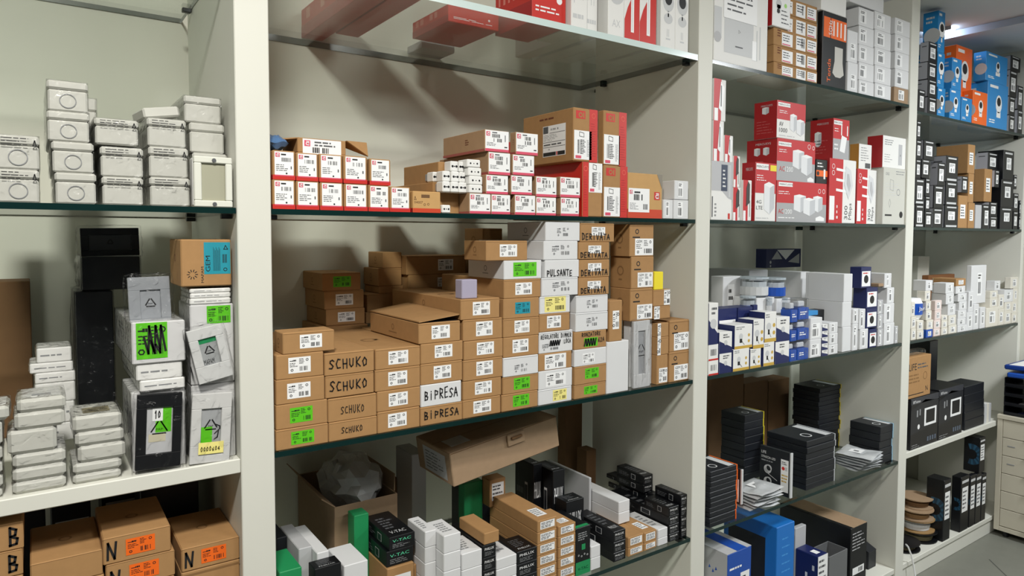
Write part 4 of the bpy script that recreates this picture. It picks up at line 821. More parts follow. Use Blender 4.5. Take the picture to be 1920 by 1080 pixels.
# ------------------------------------------------------------------ right-of-middle bay: top shelf
Z3a, Z3c = 1.8674, .9685
G = 'boxes on the glass shelf with the orange-panelled box'
def s_alarm(b, o):
    b.mb.box(0, 0, 0, b.w, b.d, b.h, WH, .002); F = b.F; F.rect(.18, .12, .72, .5, LG, 1); F.rect(.38, .2, .52, .215, DG, 2); F.ring(.45, .38, .025, .006, DG, 2, 3); F.rect(0, .26, .13, .6, LG, 1); F.circ(.06, .27, .06, GW, 2); F.rect(.7, .1, .78, .32, STK, 2); F.rect(.78, .1, .8, .45, LG, 1); F.rect(.84, .12, .86, .5, LG, 1)
    S = F.on(kids(b, 'notice_sheet')).sub(.16, .5, .78, .99); S.rect(0, 0, 1, 1, STK, 4); S.lines(.1, .15, .9, .95, 7, DG, 6, 3, .3)
    return 'alarm_kit_box', 'x', 'box'
ST(Z3a, .006, .2, 'x', G, [(1341, 1442, -60, s_alarm, dict(L='large white box with alarm hub picture and a notice taped on'))])
def s_3l(b, o):
    b.mb.box(0, 0, 0, b.w, b.d, b.h, KR, .0015); b.F.lines(.08, .5, .18, .95, 3, BRN, 1, b.seed)
    for i, (x0, x1, y0, y1) in enumerate([(.18, .42, .1, .82), (.5, .72, .06, .86), (.76, .98, .12, .82)]):
        m = kids(b, 'label'); S = b.F.on(m).sub(x0, y0, x1, y1); S.rect(0, 0, 1, 1, STK, 1); S.lines(.1, .3, .9, .9, 3, DG, 2, b.seed+i, .4)
        if i == 1: S.bars(.55, .2, .9, .9, 4, INK, 2, b.seed)
        else: S.rect(.05, .05, .8, .14, PINK, 2)
    return 'detector_box', 'brown box with three white labels', 'box'
ST(Z3a, .006, .14, 'in the stack beside the orange-panelled box', G, [(1451, 1533, 115, s_3l), (1451, 1533, 83, s_3l), (1451, 1533, 50, s_3l), (1451, 1533, 19, s_3l, dict(y=.02)), (1451, 1533, -14, s_3l, dict(y=.02))])
def s_cp(b, o):
    b.mb.box(0, 0, 0, b.w, b.d, b.h, STK, .0015); F = b.F; b.L.rect(0, 0, 1, 1, DRED); F.circ(.35, .72, .15, LG, 1, 16, 1); F.rect(.25, .45, .45, .7, LG, 1); F.circ(.33, .5, .08, INK, 2, 10); F.circ(.72, .72, .07, mat('A8E07A', .5), 2); F.lines(.5, .1, .95, .6, 4, DG, 1, 3, .3)
    return 'camera_box', 'x', 'box'
zq = aty(1451, 50, .006).z+.0005
def s_tenda(b, o):
    b.mb.box(0, 0, 0, b.w, b.d, b.h, BK, .002); F = b.F; F.rect(.03, .66, .3, .93, ORG, 1); F.rect(.33, .66, .98, .93, ORG, 1); F.text('5GHz', .24, .7, .14, STK, 2, .2, 1)
    for i in range(3): F.rect(.42+i*.15, .7, .47+i*.15, .9, STK, 2)
    F.rect(.88, .68, .95, .9, STK, 2); F.text('Tenda', .2, .06, .14, ORG, 2, .32, 1)
    F.poly([(.42, .2), (.55, .15), (.75, .15), (.9, .2), (.84, .36), (.84, .56), (.5, .56), (.5, .36)], mat('C5C3BC', .5), 2)
    return 'router_box', 'x', 'box'
ST(Z3a, .006, .12, 'x', G, [(1544, 1589, 19, s_tenda, dict(bx=1533, L='tall black box with orange panels and a white router'))])
ST(aty(1544, 19, .006).z+.0005, .006, .1, 'x', G, [(1540, 1588, -30, 'n', dict(m=WH, L='white and red box cut by the top edge over the orange-panelled box', nm='device_box'))])
ST(Z3a, .006, .1, 'in the narrow white column with vertical print', G, [(1590, 1609, 115, 'pw', dict(q=(.3, .1, .8, .6))), (1590, 1609, 55, 'pw', dict(q=(.3, .1, .8, .6)))])
ST(Z3a, .006, .2, 'in the first wide white column', G, [(1611, 1639, y, 'pw', dict(q=(.05, .15, .5, .85))) for y in (149, 115.6, 82, 47, 12)])
ST(Z3a, .006, .2, 'in the second wide white column', G, [(1641, 1671, y, 'pw', dict(q=(.12, .15, .6, .85))) for y in (155, 121, 88, 54, 20)])
ST(Z3a, .006, .2, 'in the white column ending in brown', G, [(1677, 1708, 162, 'pw', dict(m=KR2, q=(.3, .2, .7, .85), lk='small brown box'))]+[(1679, 1708, y, 'pw', dict(q=(.12, .15, .5, .85))) for y in (128, 96, 63, 32)])
ST(aty(1641, 20, .006).z+.004, .012, .2, 'x', G, [(1594, 1658, -25, 'n', dict(m=WC, L='large white box lying across the white columns at the top', nm='white_carton'))])
make(aty(1458, 50, -.02).x, aty(1492, 50, -.02).x, .0, .0195, zq, aty(1458, -10, 0).z, s_cp, dict(L='white and red box with bulb camera before the labelled brown boxes'), 'x', G)
# ------------------------------------------------------------------ network device boxes
G = 'red network device boxes on the glass shelf'
RD = mat('C4242B', .45)
def hdr(F, y=.86, w=.3): F.rect(.03, y, w, y+.1, STK, 2); F.text('MERCUSYS', .05, y+.03, .04, DG, 3, w-.05)
def cube(F, x, y, w, h, k=2):
    F.poly([(x, y+h*.15), (x+w*.55, y), (x+w*.55, y+h*.82), (x, y+h*.92)], mat('E4E6E8', .5), k); F.poly([(x+w*.55, y), (x+w, y+h*.2), (x+w, y+h*.92), (x+w*.55, y+h*.82)], mat('C4C7CB', .5), k); F.poly([(x, y+h*.92), (x+w*.55, y+h*.82), (x+w, y+h*.92), (x+w*.45, y+h)], STK, k)
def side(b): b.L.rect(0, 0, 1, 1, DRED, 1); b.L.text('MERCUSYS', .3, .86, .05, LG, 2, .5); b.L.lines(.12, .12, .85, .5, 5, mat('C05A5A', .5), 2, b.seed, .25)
def net(kind, L, m0=WH):
    def f(b, o):
        b.mb.box(0, 0, 0, b.w, b.d, b.h, m0, .0015); F = b.F
        if kind == 'ac3': side(b); F.rect(0, 0, 1, .46, mat('A9AAAC', .5)); F.rect(0, .46, 1, 1, RD); hdr(F); F.lines(.03, .66, .35, .76, 2, STK, 2, 1, .3); cube(F, .33, .24, .24, .45); cube(F, .72, .26, .2, .42); cube(F, .52, .16, .24, .46, 3); F.text('AC', .03, .2, .11, RED, 2, .1); F.text('1200', .135, .2, .11, STK, 2, .16); F.lines(.03, .08, .35, .12, 1, STK, 2, 2, .5); F.ring(.85, .8, .06, .012, STK, 2); F.ring(.94, .8, .06, .012, STK, 2); F.poly([(.78, .04), (.96, .04), (.96, .12), (.87, .17), (.78, .12)], STK, 2)
        elif kind == 'ac2': side(b); cube(b.L, .25, .6, .2, .2); cube(b.L, .55, .6, .2, .2); F.rect(0, 0, 1, .46, mat('A9AAAC', .5)); F.rect(0, .46, 1, 1, RD); hdr(F, .82, .36); F.lines(.05, .66, .35, .76, 2, STK, 2, 1, .3); cube(F, .4, .3, .3, .48); cube(F, .62, .16, .3, .52, 3); F.text('AC', .06, .22, .12, RED, 2, .14); F.text('1200', .21, .22, .12, STK, 2, .2); F.ring(.83, .88, .06, .012, STK, 2); F.ring(.95, .86, .05, .012, STK, 2); F.poly([(.8, .02), (.97, .02), (.97, .09), (.88, .14), (.8, .09)], STK, 2)
        elif kind == 'av': side(b); cube(b.L, .35, .65, .3, .2); F.rect(0, .5, 1, 1, RD); hdr(F, .85, .45); F.lines(.08, .66, .5, .76, 2, STK, 2, 1, .3); F.text('AV', .08, .32, .12, DG, 2, .14); F.text('1000', .08, .16, .12, DG, 2, .28); cube(F, .45, .2, .24, .5); cube(F, .68, .12, .28, .46, 3); F.lines(.08, .05, .9, .1, 1, LG, 2, 3, .5)
        elif kind == 'lte': side(b); F.rect(0, .48, 1, 1, RD); hdr(F, .88, .62); F.rect(.7, .87, 1, .97, YEL, 2); F.lines(.06, .68, .55, .8, 3, STK, 2, 1, .3); F.text('4G', .06, .3, .06, DG, 2, .24); F.text('LTE', .06, .2, .06, DG, 2, .3); cube(F, .42, .12, .5, .56); F.lines(.06, .04, .95, .07, 1, LG, 2, 3, .5)
        elif kind == 'ext': side(b); cube(b.L, .2, .3, .3, .4); F.rect(0, .5, 1, 1, RD); F.rect(0, 0, 1, .5, mat('A9AAAC', .5)); hdr(F, .85, .55); F.lines(.08, .66, .45, .78, 2, STK, 2, 1, .3); F.rect(.48, .6, .54, .85, STK, 2); F.rect(.85, .6, .91, .85, STK, 2); F.poly([(.4, .2), (.72, .16), (.85, .55), (.52, .6)], STK, 3); F.lines(.08, .2, .35, .4, 2, STK, 2, 5, .4)
        elif kind == 'ro': 
            F.rect(0, 0, .5, 1, RD); F.ring(.14, .88, .04, .008, STK, 2); F.ring(.14, .78, .04, .008, STK, 2)
            for y in (.86, .7, .54): F.poly([(.25, y), (.65, y-.02), (.65, y-.06), (.25, y-.04)], STK, 2)
            F.poly([(.6, .9), (.8, .84), (.88, .6), (.72, .38), (.55, .6)], mat('D7D9DB', .5), 3); F.poly([(.65, .78), (.72, .78), (.8, .6), (.74, .5), (.64, .62)], GW, 4)
            F.text('300', .58, .06, .12, DG, 2, .22, 1); F.text('Mbps', .74, .06, .14, DG, 2, .26, 1); F.rect(.02, .05, .2, .42, STK, 2); F.lines(.28, .05, .34, .3, 3, STK, 2, 4); b.L.rect(0, 0, 1, 1, DRED)
        elif kind == 'gx': F.lines(.55, .88, .95, .97, 2, MG, 1, 2, .3); F.text('DSS', .1, .87, .05, MG, 1, .15); F.stroke([(.3, .8), (.45, .78), (.45, .6), (.3, .62), (.3, .8)], .001, MG); F.stroke([(.3, .45), (.35, .38), (.3, .3), (.25, .38), (.3, .45)], .001, MG); F.rect(.1, .15, .4, .18, INK); F.circ(.83, .18, .06, INK); F.ring(.68, .58, .06, .01, MG); F.lines(.1, .5, .9, .75, 5, LG, 1, 7, .15)
        elif kind == 'ww': b.L.rect(0, 0, 1, 1, DRED); F.lines(.08, .7, .45, .9, 3, MG, 1, 2, .4); F.lines(.08, .15, .45, .45, 4, MG, 1, 4, .2); F.rect(.68, .12, .84, .78, GW); F.rect(.75, .4, .77, .46, DG, 2)
        elif kind == 'sw': F.poly([(0, .5), (0, 1), (1, 1), (1, .35), (.8, .38), (.5, .5)], mat('B9BABD', .5)); F.rect(.45, .5, .75, .95, mat('39435A', .4), 2); F.lines(.52, .55, .68, .88, 5, STK, 3, 4, .4); F.rect(.82, .4, .9, .95, LG, 2); F.lines(.15, .05, .25, .3, 4, MG, 2, 5); F.rect(.02, .05, .07, .4, DG); F.rect(.8, .02, .9, .12, RED)
        elif kind == 'rt': F.rect(0, 0, .55, 1, RD); F.rect(.02, 0, .3, .25, STK, 2); F.poly([(.35, .35), (.75, .45), (.75, .9), (.55, .97), (.35, .8)], mat('3C3B38', .5), 3); F.rect(.75, .1, .8, .5, DG, 2)
        elif kind == 'rp': F.rect(0, 0, .6, 1, RD); F.poly([(.4, .3), (.7, .2), (.85, .8), (.55, .95)], STK, 3); F.rect(.55, .35, .62, .85, DG, 4); F.rect(.05, 0, .35, .3, STK, 2)
        elif kind == 'blk': F.rect(0, .3, 1, .55, ORG); F.lines(.1, .65, .7, .9, 2, STK, 1, 3, .4); F.circ(.15, .42, .09, BK, 2); F.rect(.65, .2, .8, .6, STK, 2)
        elif kind == 'kw': b.L.rect(0, 0, 1, 1, mat('B07A30', .7)); F.lines(.15, .3, .8, .9, 6, MG, 1, 3, .3); F.rect(.5, .05, .9, .25, DG, 2)
        return 'network_box', L, 'box'
    return f
def one(z, y, d, xl, xr, yt, kind, L, o={}, m0=WH, g=None): ST(z, y, d, 'x', g or G, [(xl, xr, yt, net(kind, L, m0), dict(o, L=L))])
def ztop(xl, yt, y=.006): return aty(xl, yt, y).z+.0004
one(ZM, .006, .12, 1335, 1374, 301, 'sw', 'white and grey box with network switch, at the left upright')
zz = ztop(1335, 301)
one(zz, .008, .1, 1338, 1358, 225, 'rp', 'slim red and white box standing on the network switch box'); one(zz, .008, .1, 1359, 1375, 253, 'rp', 'small red and white box beside the slim one on the switch box')
one(ztop(1338, 225, .008), .008, .1, 1339, 1362, 146, 'rp', 'slim red and white box highest at the left upright')
one(ZM, .012, .1, 1375, 1390, 351, 'rt', 'narrow red box with dark router, right of the network switch box'); one(ztop(1375, 351, .012), .012, .1, 1376, 1388, 292, 'rt', 'narrow box with dark router resting on the similar red one')
one(ZM, .006, .08, 1392, 1410, 337, 'rt', 'narrow red box with dark router, directly left of the tower router')
one(ZM, .006, .12, 1417, 1456, 303.5, 'lte', 'red and white box with white tower router and yellow tag', dict(bx=1392))
one(ZM, .006, .13, 1457, 1550, 337.5, 'ac3', 'wide red and grey box showing three white cubes'); zz = ztop(1457, 337.5)
one(zz, .008, .14, 1457.5, 1529, 258, 'ac2', 'red and grey box showing two white cubes', dict(bx=1401))
one(zz, .012, .08, 1531, 1552, 298, 'blk', 'small black and orange box beside the two-cube box', {}, BK)
one(ztop(1457.5, 258, .008), .008, .12, 1457.5, 1511, 187, 'av', 'red and white box with two plug adapters, topmost of its stack', dict(bx=1415))
one(ZM, .006, .1, 1556, 1606, 296, 'ro', 'tall red and white box with white four-antenna router, left one'); one(ZM, .03, .1, 1608, 1645, 316, 'ro', 'tall red and white router box, right and smaller one')
one(ztop(1556, 296), .008, .12, 1563, 1593, 221, 'ext', 'red box with white antenna extender standing on the router box', dict(bx=1520))
one(ztop(1608, 316, .03), .032, .1, 1611, 1635, 269, 'kw', 'small white and brown box on the smaller router box', dict(bx=1594))
one(ZM, .006, .12, 1653, 1701, 313, 'gx', 'pale grey box with line drawings at the shelf end', {}, mat('C9C9C0', .5)); one(ztop(1653, 313), .008, .12, 1656, 1704, 253, 'ww', 'white box with slim grey device and dark red side', dict(bx=1627))
# ------------------------------------------------------------------ lamp and camera boxes
G = 'small product boxes on the third glass shelf'
def S3(rows, where, y=.006, d=.1): ST(Z3c, y, d, where, G, rows, .001)
S3([(1329, 1347, 677, 'wr'), (1329, 1347, 647, 'wr'), (1329.5, 1347, 569, 'wn', dict(L='tall lamp box standing at the left upright'))], 'at the left upright')
S3([(1349, 1372, 664, 'wn'), (1349, 1373, 624, 'wn')], 'left of the yellow-footed lamp boxes')
S3([(1375, 1405, 656, 'lp'), (1378, 1411, 611, 'lp')], 'in the left pair', d=.06); S3([(1407, 1427, 655, 'lp'), (1413, 1433, 600, 'lp')], 'in the middle pair', d=.06); S3([(1429, 1452, 643, 'lp'), (1434.5, 1456, 586, 'lp')], 'in the right pair', d=.06)
S3([(1454, 1480, 642, 'wn', dict(lk='white box with coiled cable')), (1456, 1481, 596, 'wn', dict(lk='white box with coiled cable'))], 'beside the lamp boxes')
S3([(1482, 1495, 641, 'bc'), (1483, 1495, 605, 'bc'), (1484, 1497, 563, 'bc')], 'in the left blister column', d=.04); S3([(1496, 1517, 638, 'bc'), (1496.5, 1518, 600, 'bc'), (1498, 1518, 560, 'bc')], 'in the right blister column', d=.04)
S3([(1519, 1540, 638, 'pw', dict(q=(.1, .1, .8, .75))), (1520, 1542, 597, 'pw', dict(q=(.1, .1, .8, .75)))], 'right of the blister packs', d=.08)
S3([(1541, 1552, 657-12*i, 'wn', dict(lk='tiny navy and white box')) for i in range(0, 5)], 'in the tiny-box column', d=.06)
S3([(1554, 1571, 647, 'pw'), (1555, 1571, 626, 'pw'), (1555, 1571, 606, 'pw')], 'beside the tiny-box column', d=.06)
S3([(1580, 1596, 614, 'pw', dict(s=0, bx=1512)), (1580, 1597, 567, 'pw', dict(s=0, bx=1512)), (1583, 1599, 514, 'pw', dict(s=0, bx=1511, lk='large plain white box'))], 'among large boxes right of the jars', y=.012, d=.3)
S3([(1597, 1609, 608, 'pw'), (1597, 1610, 580, 'pw')], 'wedged beside the large plain boxes', d=.1)
S3([(1613, 1628, 618, 'pw'), (1612, 1623, 580, 'pw')], 'left of the round camera boxes', d=.08)
S3([(1630, 1644, 618, 'nb'), (1625, 1645, 579, 'nb'), (1625, 1646, 540, 'nb', dict(bx=1600)), (1615, 1634, 501, 'nb', dict(bx=1594))], 'in the navy camera column', d=.1)
ST(aty(1625, 540, .006).z+.0004, .008, .04, 'x', G, [(1648, 1657, 532, 'n', dict(m=KR2, L='slim brown box standing right of the topmost camera box', nm='product_box', yb=562))])
S3([(1646.5, 1656, 617, 'pw', dict(m=GW)), (1646.5, 1656, 590, 'pw', dict(m=GW)), (1646.5, 1656, 563, 'pw', dict(m=GW))], 'in the grey column beside the camera column', d=.06)
S3([(1658, 1677, 607, 'pw'), (1658, 1677, 570, 'pw'), (1664, 1677, 540, 'pw'), (1659, 1672, 513, 'pw')], 'in the tall rightmost white column', d=.08)
for i, y in enumerate((604, 566)): pass
S3([(1678.5, 1684, 612, 'pw', dict(m=GW, L='small grey box at the very end of the third glass shelf'))], 'x', d=.05)
def s_em(b, o):
    b.mb.box(0, 0, 0, b.w, b.d, b.h, NAVY, .001); F = b.F; F.poly([(.3, .95), (.8, .95), (.55, .42)], STK, 2); F.poly([(.15, .45), (.3, .9), (.45, .45)], GW); F.poly([(.62, .3), (.95, .75), (.95, .2)], GW); F.circ(.12, .3, .08, LG, 2); F.circ(.12, .1, .06, LG, 2)
    return 'device_box', 'x', 'box'
# second row behind
ST(Z3c, .20, .12, 'x', G, [(1356, 1391, 519, 'pw', dict(L='white carton with small print standing behind the lamp boxes', bx=1333, yb=690))])
ST(Z3c, .29, .19, 'x', G, [(1405, 1440, 507, 'n', dict(m=GW, L='large grey carton at the back, left of the pale ones', nm='white_carton'))])
ST(Z3c, .20, .28, 'x', G, [(1502, 1519, 510, 'pw', dict(s=0, L='large pale carton behind the clear jars', bx=1440))])
ST(ztop(1440, 507, .29), .40, .05, 'x', G, [(1437, 1502, 467, s_em, dict(L='blue box with white emblem standing against the back wall'))])
for i, (xl, xr, yt, yy, z_, L, c) in enumerate([(1420, 1453, 521, .10, 1.075, 'large clear jar with pale label, left of the blue-labelled one', 0), (1457, 1483, 522, .10, 1.07, 'large clear jar with blue label at the top of the jar group', 1), (1405, 1431, 557, .09, 1.02, 'clear jar with blue label, lower left of the jars', 1), (1434, 1460, 560, .08, 1.0, 'clear jar with pale label, lower middle of the jars', 0), (1463, 1490, 560, .06, 1.0, 'clear jar with blue label behind the blister packs', 1)]):
    p = aty(xl, yt, yy); q = aty(xr, yt, yy); w_ = q.x-p.x
    make(p.x, q.x, yy, yy+w_, Z3c, p.z, 'n', dict(m=NAVY, L='navy box standing under a jar, '+['far left', 'middle', 'left front', 'right front', 'rightmost'][i], nm='product_box'), 'x', G) if False else None
    h_ = aty(xl, yt, yy).z-aty(xl, yt+38, yy).z
    make(p.x, q.x, yy, yy+w_, p.z-h_-.05, p.z-h_-.001, 'n', dict(m=WC, L='white box under a clear jar, '+['farthest left', 'beneath the topmost jar', 'lower left jar', 'middle pale-labelled jar', 'jar behind the blister packs'][i], nm='white_carton'), 'x', G)
    make(p.x, q.x, yy, yy+w_, p.z-h_, p.z, 'jar', dict(c=c, L=L), 'x', G)
S3([(1492, 1534, 586, 'n', dict(m=mat('2E86C4', .4), L='bright blue box lying over the white one beside the blister packs', nm='product_box', yb=597))], 'x', y=.05, d=.05)
S3([(1527, 1552, 582, 'n', dict(m=BK2, L='small black box high behind the tiny-box column', nm='product_box'))], 'x', y=.08, d=.04)
for i, (xl, xr, yt) in enumerate([(1346, 1382, 580), (1384, 1412, 577), (1413, 1434, 572)]):
    S3([(xl, xr, yt, 'nb', dict(m2=NAVY, L='navy box behind the lamp boxes, '+['left', 'middle', 'right'][i]+' of the three'))], 'x', y=.075, d=.06)
# ------------------------------------------------------------------ strip-light stacks
G = 'thin black strip-light boxes in stacks'
def TH(n, xl, xr, yt, y, d, e, where, bx=None, z=Z2):
    zt = aty(xl, yt, y).z; x0 = aty(xl, yt, y).x; x1 = aty(xr, yt, y).x-.0045; h = (zt-z)/n; r = random.Random(int(xl))
    if bx: d = depth_from(x0, zt, y, bx)
    d = min(d, DW-.012-y)
    bb = fit((x0-.002, x1+.006, y, y+d, z, zt)); 
    if bb is None: return
    REG.append(bb)
    x0, x1, y, d = bb[0]+.003, bb[1]-.007, bb[2], bb[3]-bb[2]
    for i in range(n):
        b = B(); b.seed = i; b.kids = []; b.r = r; b.w, b.d, b.h = x1-x0, d-.006, h-.0006; b.mb = MB(); b.F = fr_(b.mb, b.w, b.d, b.h); b.L = lf_(b.mb, b.w, b.d, b.h); b.T = tp_(b.mb, b.w, b.d, b.h)
        nm, lk, cat = s_th(b, dict(e=e)); j = r.uniform(-.0028, .0018)
        ob = b.mb.build(nm, None, (x0+j, y+r.uniform(.0, .006), z+i*h))
        for kn, m in b.kids: m.build(kn, ob)
        tag(ob, lk+', '+('topmost' if i == n-1 else ORD[i])+' '+where, cat, G)
TH(11, 1334, 1385, 886, .008, .12, 'o', 'in the front left stack')
TH(8, 1515, 1569, 829, .02, .16, 'g', 'in the green-topped stack', bx=1437)
TH(14, 1538, 1581, 729, .24, .16, 'y', 'in the tall back stack', bx=1486)
TH(9, 1399, 1436, 780, .20, .18, 'y', 'in the back left stack', bx=1352)
TH(5, 1652, 1684, 801, .02, .14, 'b', 'in the low stack at right', bx=1592)
tp = aty(1515, 829, .02)
def face_box(x, y0, y1, z0, z1, t, art, label, name='strip_light_box'):
    mb = MB(); mb.box(0, 0, 0, t, y1-y0, z1-z0, BK2, .001); F = Face(mb, (0, y1-y0, 0), (0, -1, 0), (0, 0, 1), y1-y0, z1-z0); art(F)
    m = MB(); m.box(0, -.005, 0, t, -.0003, z1-z0, LG, .0008); o = mb.build(name, None, (x, y0, z0)); m.build('hang_edge', o); tag(o, label, 'box', G); REG.append([x, x+t, y0-.006, y1, z0, z1]); return o
def a1(F):
    F.text('LIFE', .06, .84, .06, STK, 1, .16); F.text('STRISCIA LED', .06, .74, .05, STK, 1, .48); F.lines(.06, .66, .45, .71, 1, MG, 1, 2, .5)
    for y in (.5, .22):
        for k in range(3): F.ring(.28+.02*k, y+.015*k, .1-.01*k, .02, LG, 1+k, 18)
        F.stroke([(.3, y-.1), (.6, y-.2)], .002, LG)
    F.rect(.72, .1, .97, .82, STK, 1); F.circ(.8, .62, .04, RED, 2); F.rect(.86, .58, .93, .66, LG, 2); F.lines(.75, .3, .95, .5, 3, GOLD, 2, 2); F.lines(.75, .7, .95, .78, 2, DG, 2, 3)
p = aty(1489, 938, -.005)
face_box(p.x-.022, .0, .115, Z2+.012, Z2+.16, .012, a1, 'black box with white printed coils standing against the green-topped stack')
p = aty(1390, 900, .03); face_box(p.x-.005, .03, .12, Z2+.03, Z2+.14, .009, lambda F: (F.rect(.62, .05, .95, .7, STK, 1), F.lines(.66, .1, .9, .6, 6, PINK, 2, 3, .4), F.rect(.3, .8, .5, .84, STK, 1)), 'small standing black box with pale orange-edged label beside the front stack')
# silver pouches
def pouch(label, x, y, z, w, d, h, rz, seed, m, lab=None, tilt=0, grp=None):
    from mathutils import noise
    N = 14; vs = []; fs = []
    for s_ in (1, -1):
        for i in range(N+1):
            for j in range(N+1):
                u, v = i/N, j/N; e = (max(0, math.sin(math.pi*u))*max(0, math.sin(math.pi*v)))**.4; n = noise.noise(Vector((u*4+seed, v*4, s_*.3)))
                vs.append(((u-.5)*w*(1+.03*n), (v-.5)*d*(1+.03*n), s_*h/2*e*(1+.7*n)+.006*noise.noise(Vector((u*2, v*2+seed, 0)))))
    K = (N+1)**2
    for s_ in (0, 1):
        for i in range(N):
            for j in range(N):
                q = [i*(N+1)+j, (i+1)*(N+1)+j, (i+1)*(N+1)+j+1, i*(N+1)+j+1]; q = [a+s_*K for a in q]; fs.append(tuple(q if s_ == 0 else q[::-1]))
    mb = MB(); mb.mesh(vs, fs, m); o = mb.build('antistatic_bag' if 'silver' in label else 'plastic_bag', None, (x, y, z), (tilt, 0, rz)); tag(o, label, 'bag', grp)
    if lab:
        m2 = MB(); m2.poly([(-w*.2, -d*.1, h*.62), (w*.2, -d*.1, h*.62), (w*.2, d*.25, h*.62), (-w*.2, d*.25, h*.62)], STK); Face(m2, (-w*.2, -d*.1, h*.62), (1, 0, 0), (0, 1, 0), w*.4, d*.35).bars(.3, .3, .6, .7, 5, DG, 1, 3); m2.build('label', o)
    return o
SIL = mat('DDE0E2', .3, .15, 25, .35, .9)
q = aty(1425, 980, .03); gp = 'silver bags of strip parts'
for i in range(6):
    pouch('silver bag lying between the stacks, '+['lowest', 'second up', 'third up', 'fourth up', 'fifth up', 'topmost with label'][i], q.x-.004+.003*(i % 2), .06-.004*i, Z2+.008+i*.0105, .135, .11, .010, .1*((i % 3)-1), i*3.1, SIL, i == 5, 0, gp)
q = aty(1625, 865, .03)
for i in range(6):
    pouch('silver bag at right under the low black stack edge, '+['lowest', 'second up', 'third up', 'fourth up', 'fifth up', 'topmost with label'][i], q.x-.015-.004*i, .07-.006*i, Z2+.008+i*.011, .13, .13, .008, -.2+.08*i, 20+i*2.3, SIL, i == 5, 0, gp)
p = aty(1578, 772, .30); make(p.x, p.x+.07, .28, .34, Z2, p.z, 'n', dict(m=LG, L='small white box behind the tall yellow-edged stack', nm='white_carton'), 'x', None)
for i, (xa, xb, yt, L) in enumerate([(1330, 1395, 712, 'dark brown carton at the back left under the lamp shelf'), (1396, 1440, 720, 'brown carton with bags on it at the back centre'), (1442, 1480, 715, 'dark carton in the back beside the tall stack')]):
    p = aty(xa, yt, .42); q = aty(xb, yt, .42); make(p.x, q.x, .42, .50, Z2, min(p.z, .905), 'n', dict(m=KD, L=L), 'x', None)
for i, (xa, yt) in enumerate([(1350, 735), (1400, 728), (1450, 745)]):
    p = aty(xa, yt, .40); pouch('crumpled clear bag in the shadow under the lamp shelf, '+['left', 'middle', 'right'][i], p.x+.05, .44, .925, .11, .12, .022, 0, 40+i, BAG, False, 0)
# ------------------------------------------------------------------ bottom of that bay
G = 'large boxes on the bottom board'
def BT(y, d, xl, xr, yt, st, o): ST(ZB, y, d, 'x', G, [(xl, xr, yt, st, o)], .001)
def s_ups(b, o):
    b.mb.box(0, 0, 0, b.w, b.d, b.h, mat('1E4FA8', .4), .002); F = b.F; F.lines(.1, .82, .6, .86, 1, STK, 1, 2)
    for y in (.55, .2): F.rect(.55, y, .92, y+.22, STK, 1); F.rect(.6, y+.03, .76, y+.18, INK, 2)
    F.ring(.3, .7, .03, .01, STK); b.L.rect(0, 0, 1, 1, GW, 1); b.T.rect(0, 0, 1, 1, GW, 1); b.T.rect(.4, 0, .8, 1, BLU, 2)
    for i in range(90): 
        x, y = b.r.random()**1.2, b.r.random()*.8; b.L.poly([(x*.9, y), (x*.9+.05, y+.01), (x*.9+.02, y+.04)], b.r.choice([NAVY, BLU, mat('2C5FB5', .4)]), 2)
    return 'power_supply_box', 'x', 'box'
BT(.02, .18, 1364, 1409, 1041, s_ups, dict(L='blue and white patterned box at the bottom left, before the big blue one'))
def s_big(b, o):
    b.mb.box(0, 0, 0, b.w, b.d, b.h, mat('1C72C4', .4), .002); b.F.lines(.3, .3, .8, .9, 7, mat('4B9BE0', .4), 1, 3, .15); b.F.rect(.65, .3, .95, .36, STK, 1); b.L.rect(.1, .3, .8, .85, BK2, 1); return 'power_supply_box', 'x', 'box'
BT(.04, .22, 1457, 1490, 990, s_big, dict(L='big bright blue box with black device picture on its side'))
def s_nv(b, o):
    b.mb.box(0, 0, 0, b.w, b.d, b.h, NAVY, .002); b.F.rect(0, 0, 1, 1, STK, 1); b.F.lines(.1, .3, .9, .95, 6, DG, 2, 3, .4); b.F.bars(.1, .1, .9, .25, 8, INK, 2); b.L.lines(.45, .1, .6, .7, 2, STK, 1, 3); b.L.rect(.75, .7, .85, .8, LG, 1); b.T.rect(.3, .2, .7, .5, STK, 1); return 'device_box', 'x', 'box'
BT(.012, .09, 1534, 1552, 1045, s_nv, dict(L='small navy box with white barcoded end, bottom board', bx=1492))
def s_hk(b, o):
    b.mb.box(0, 0, 0, b.w, b.d, b.h, BK, .002); b.F.lines(.1, .6, .9, .92, 6, GW, 1, 3, .3); S = b.F.on(kids(b, 'label')).sub(.15, .2, .85, .32); S.rect(0, 0, 1, 1, STK, 1); S.bars(.4, .2, .9, .8, 5, INK, 2); b.T.rect(.15, 0, 1, 1, KR2, 1); return 'device_box', 'x', 'box'
BT(.02, .33, 1596, 1626, 992, s_hk, dict(L='huge black carton with brown lid on the bottom board', bx=1462))
BT(.10, .02, 1492, 1512, 992, 'n', dict(m=GW, L='grey card standing between the blue and the navy box', nm='cardboard_sheet'))
p = aty(1556, 1040, .01); q = aty(1590, 1040, .01)
openbox(p.x, q.x, .012, .09, ZB, p.z-.01, 'storage_bin', 'grey open plastic bin before the huge black carton', 'bin', G, mat('6A6C6E', .3))
p = aty(1634, 1025, .05); openbox(p.x, p.x+.055, .06, .25, ZB, p.z-.03, 'cardboard_box', 'dark box with raised brown flap at the right, bottom board', 'box', G, BK2, flaps=[[(.0, 0, p.z-.03-ZB), (.055, 0, p.z-.03-ZB), (.055, .12, p.z+.02-ZB), (.0, .12, p.z+.02-ZB)]])

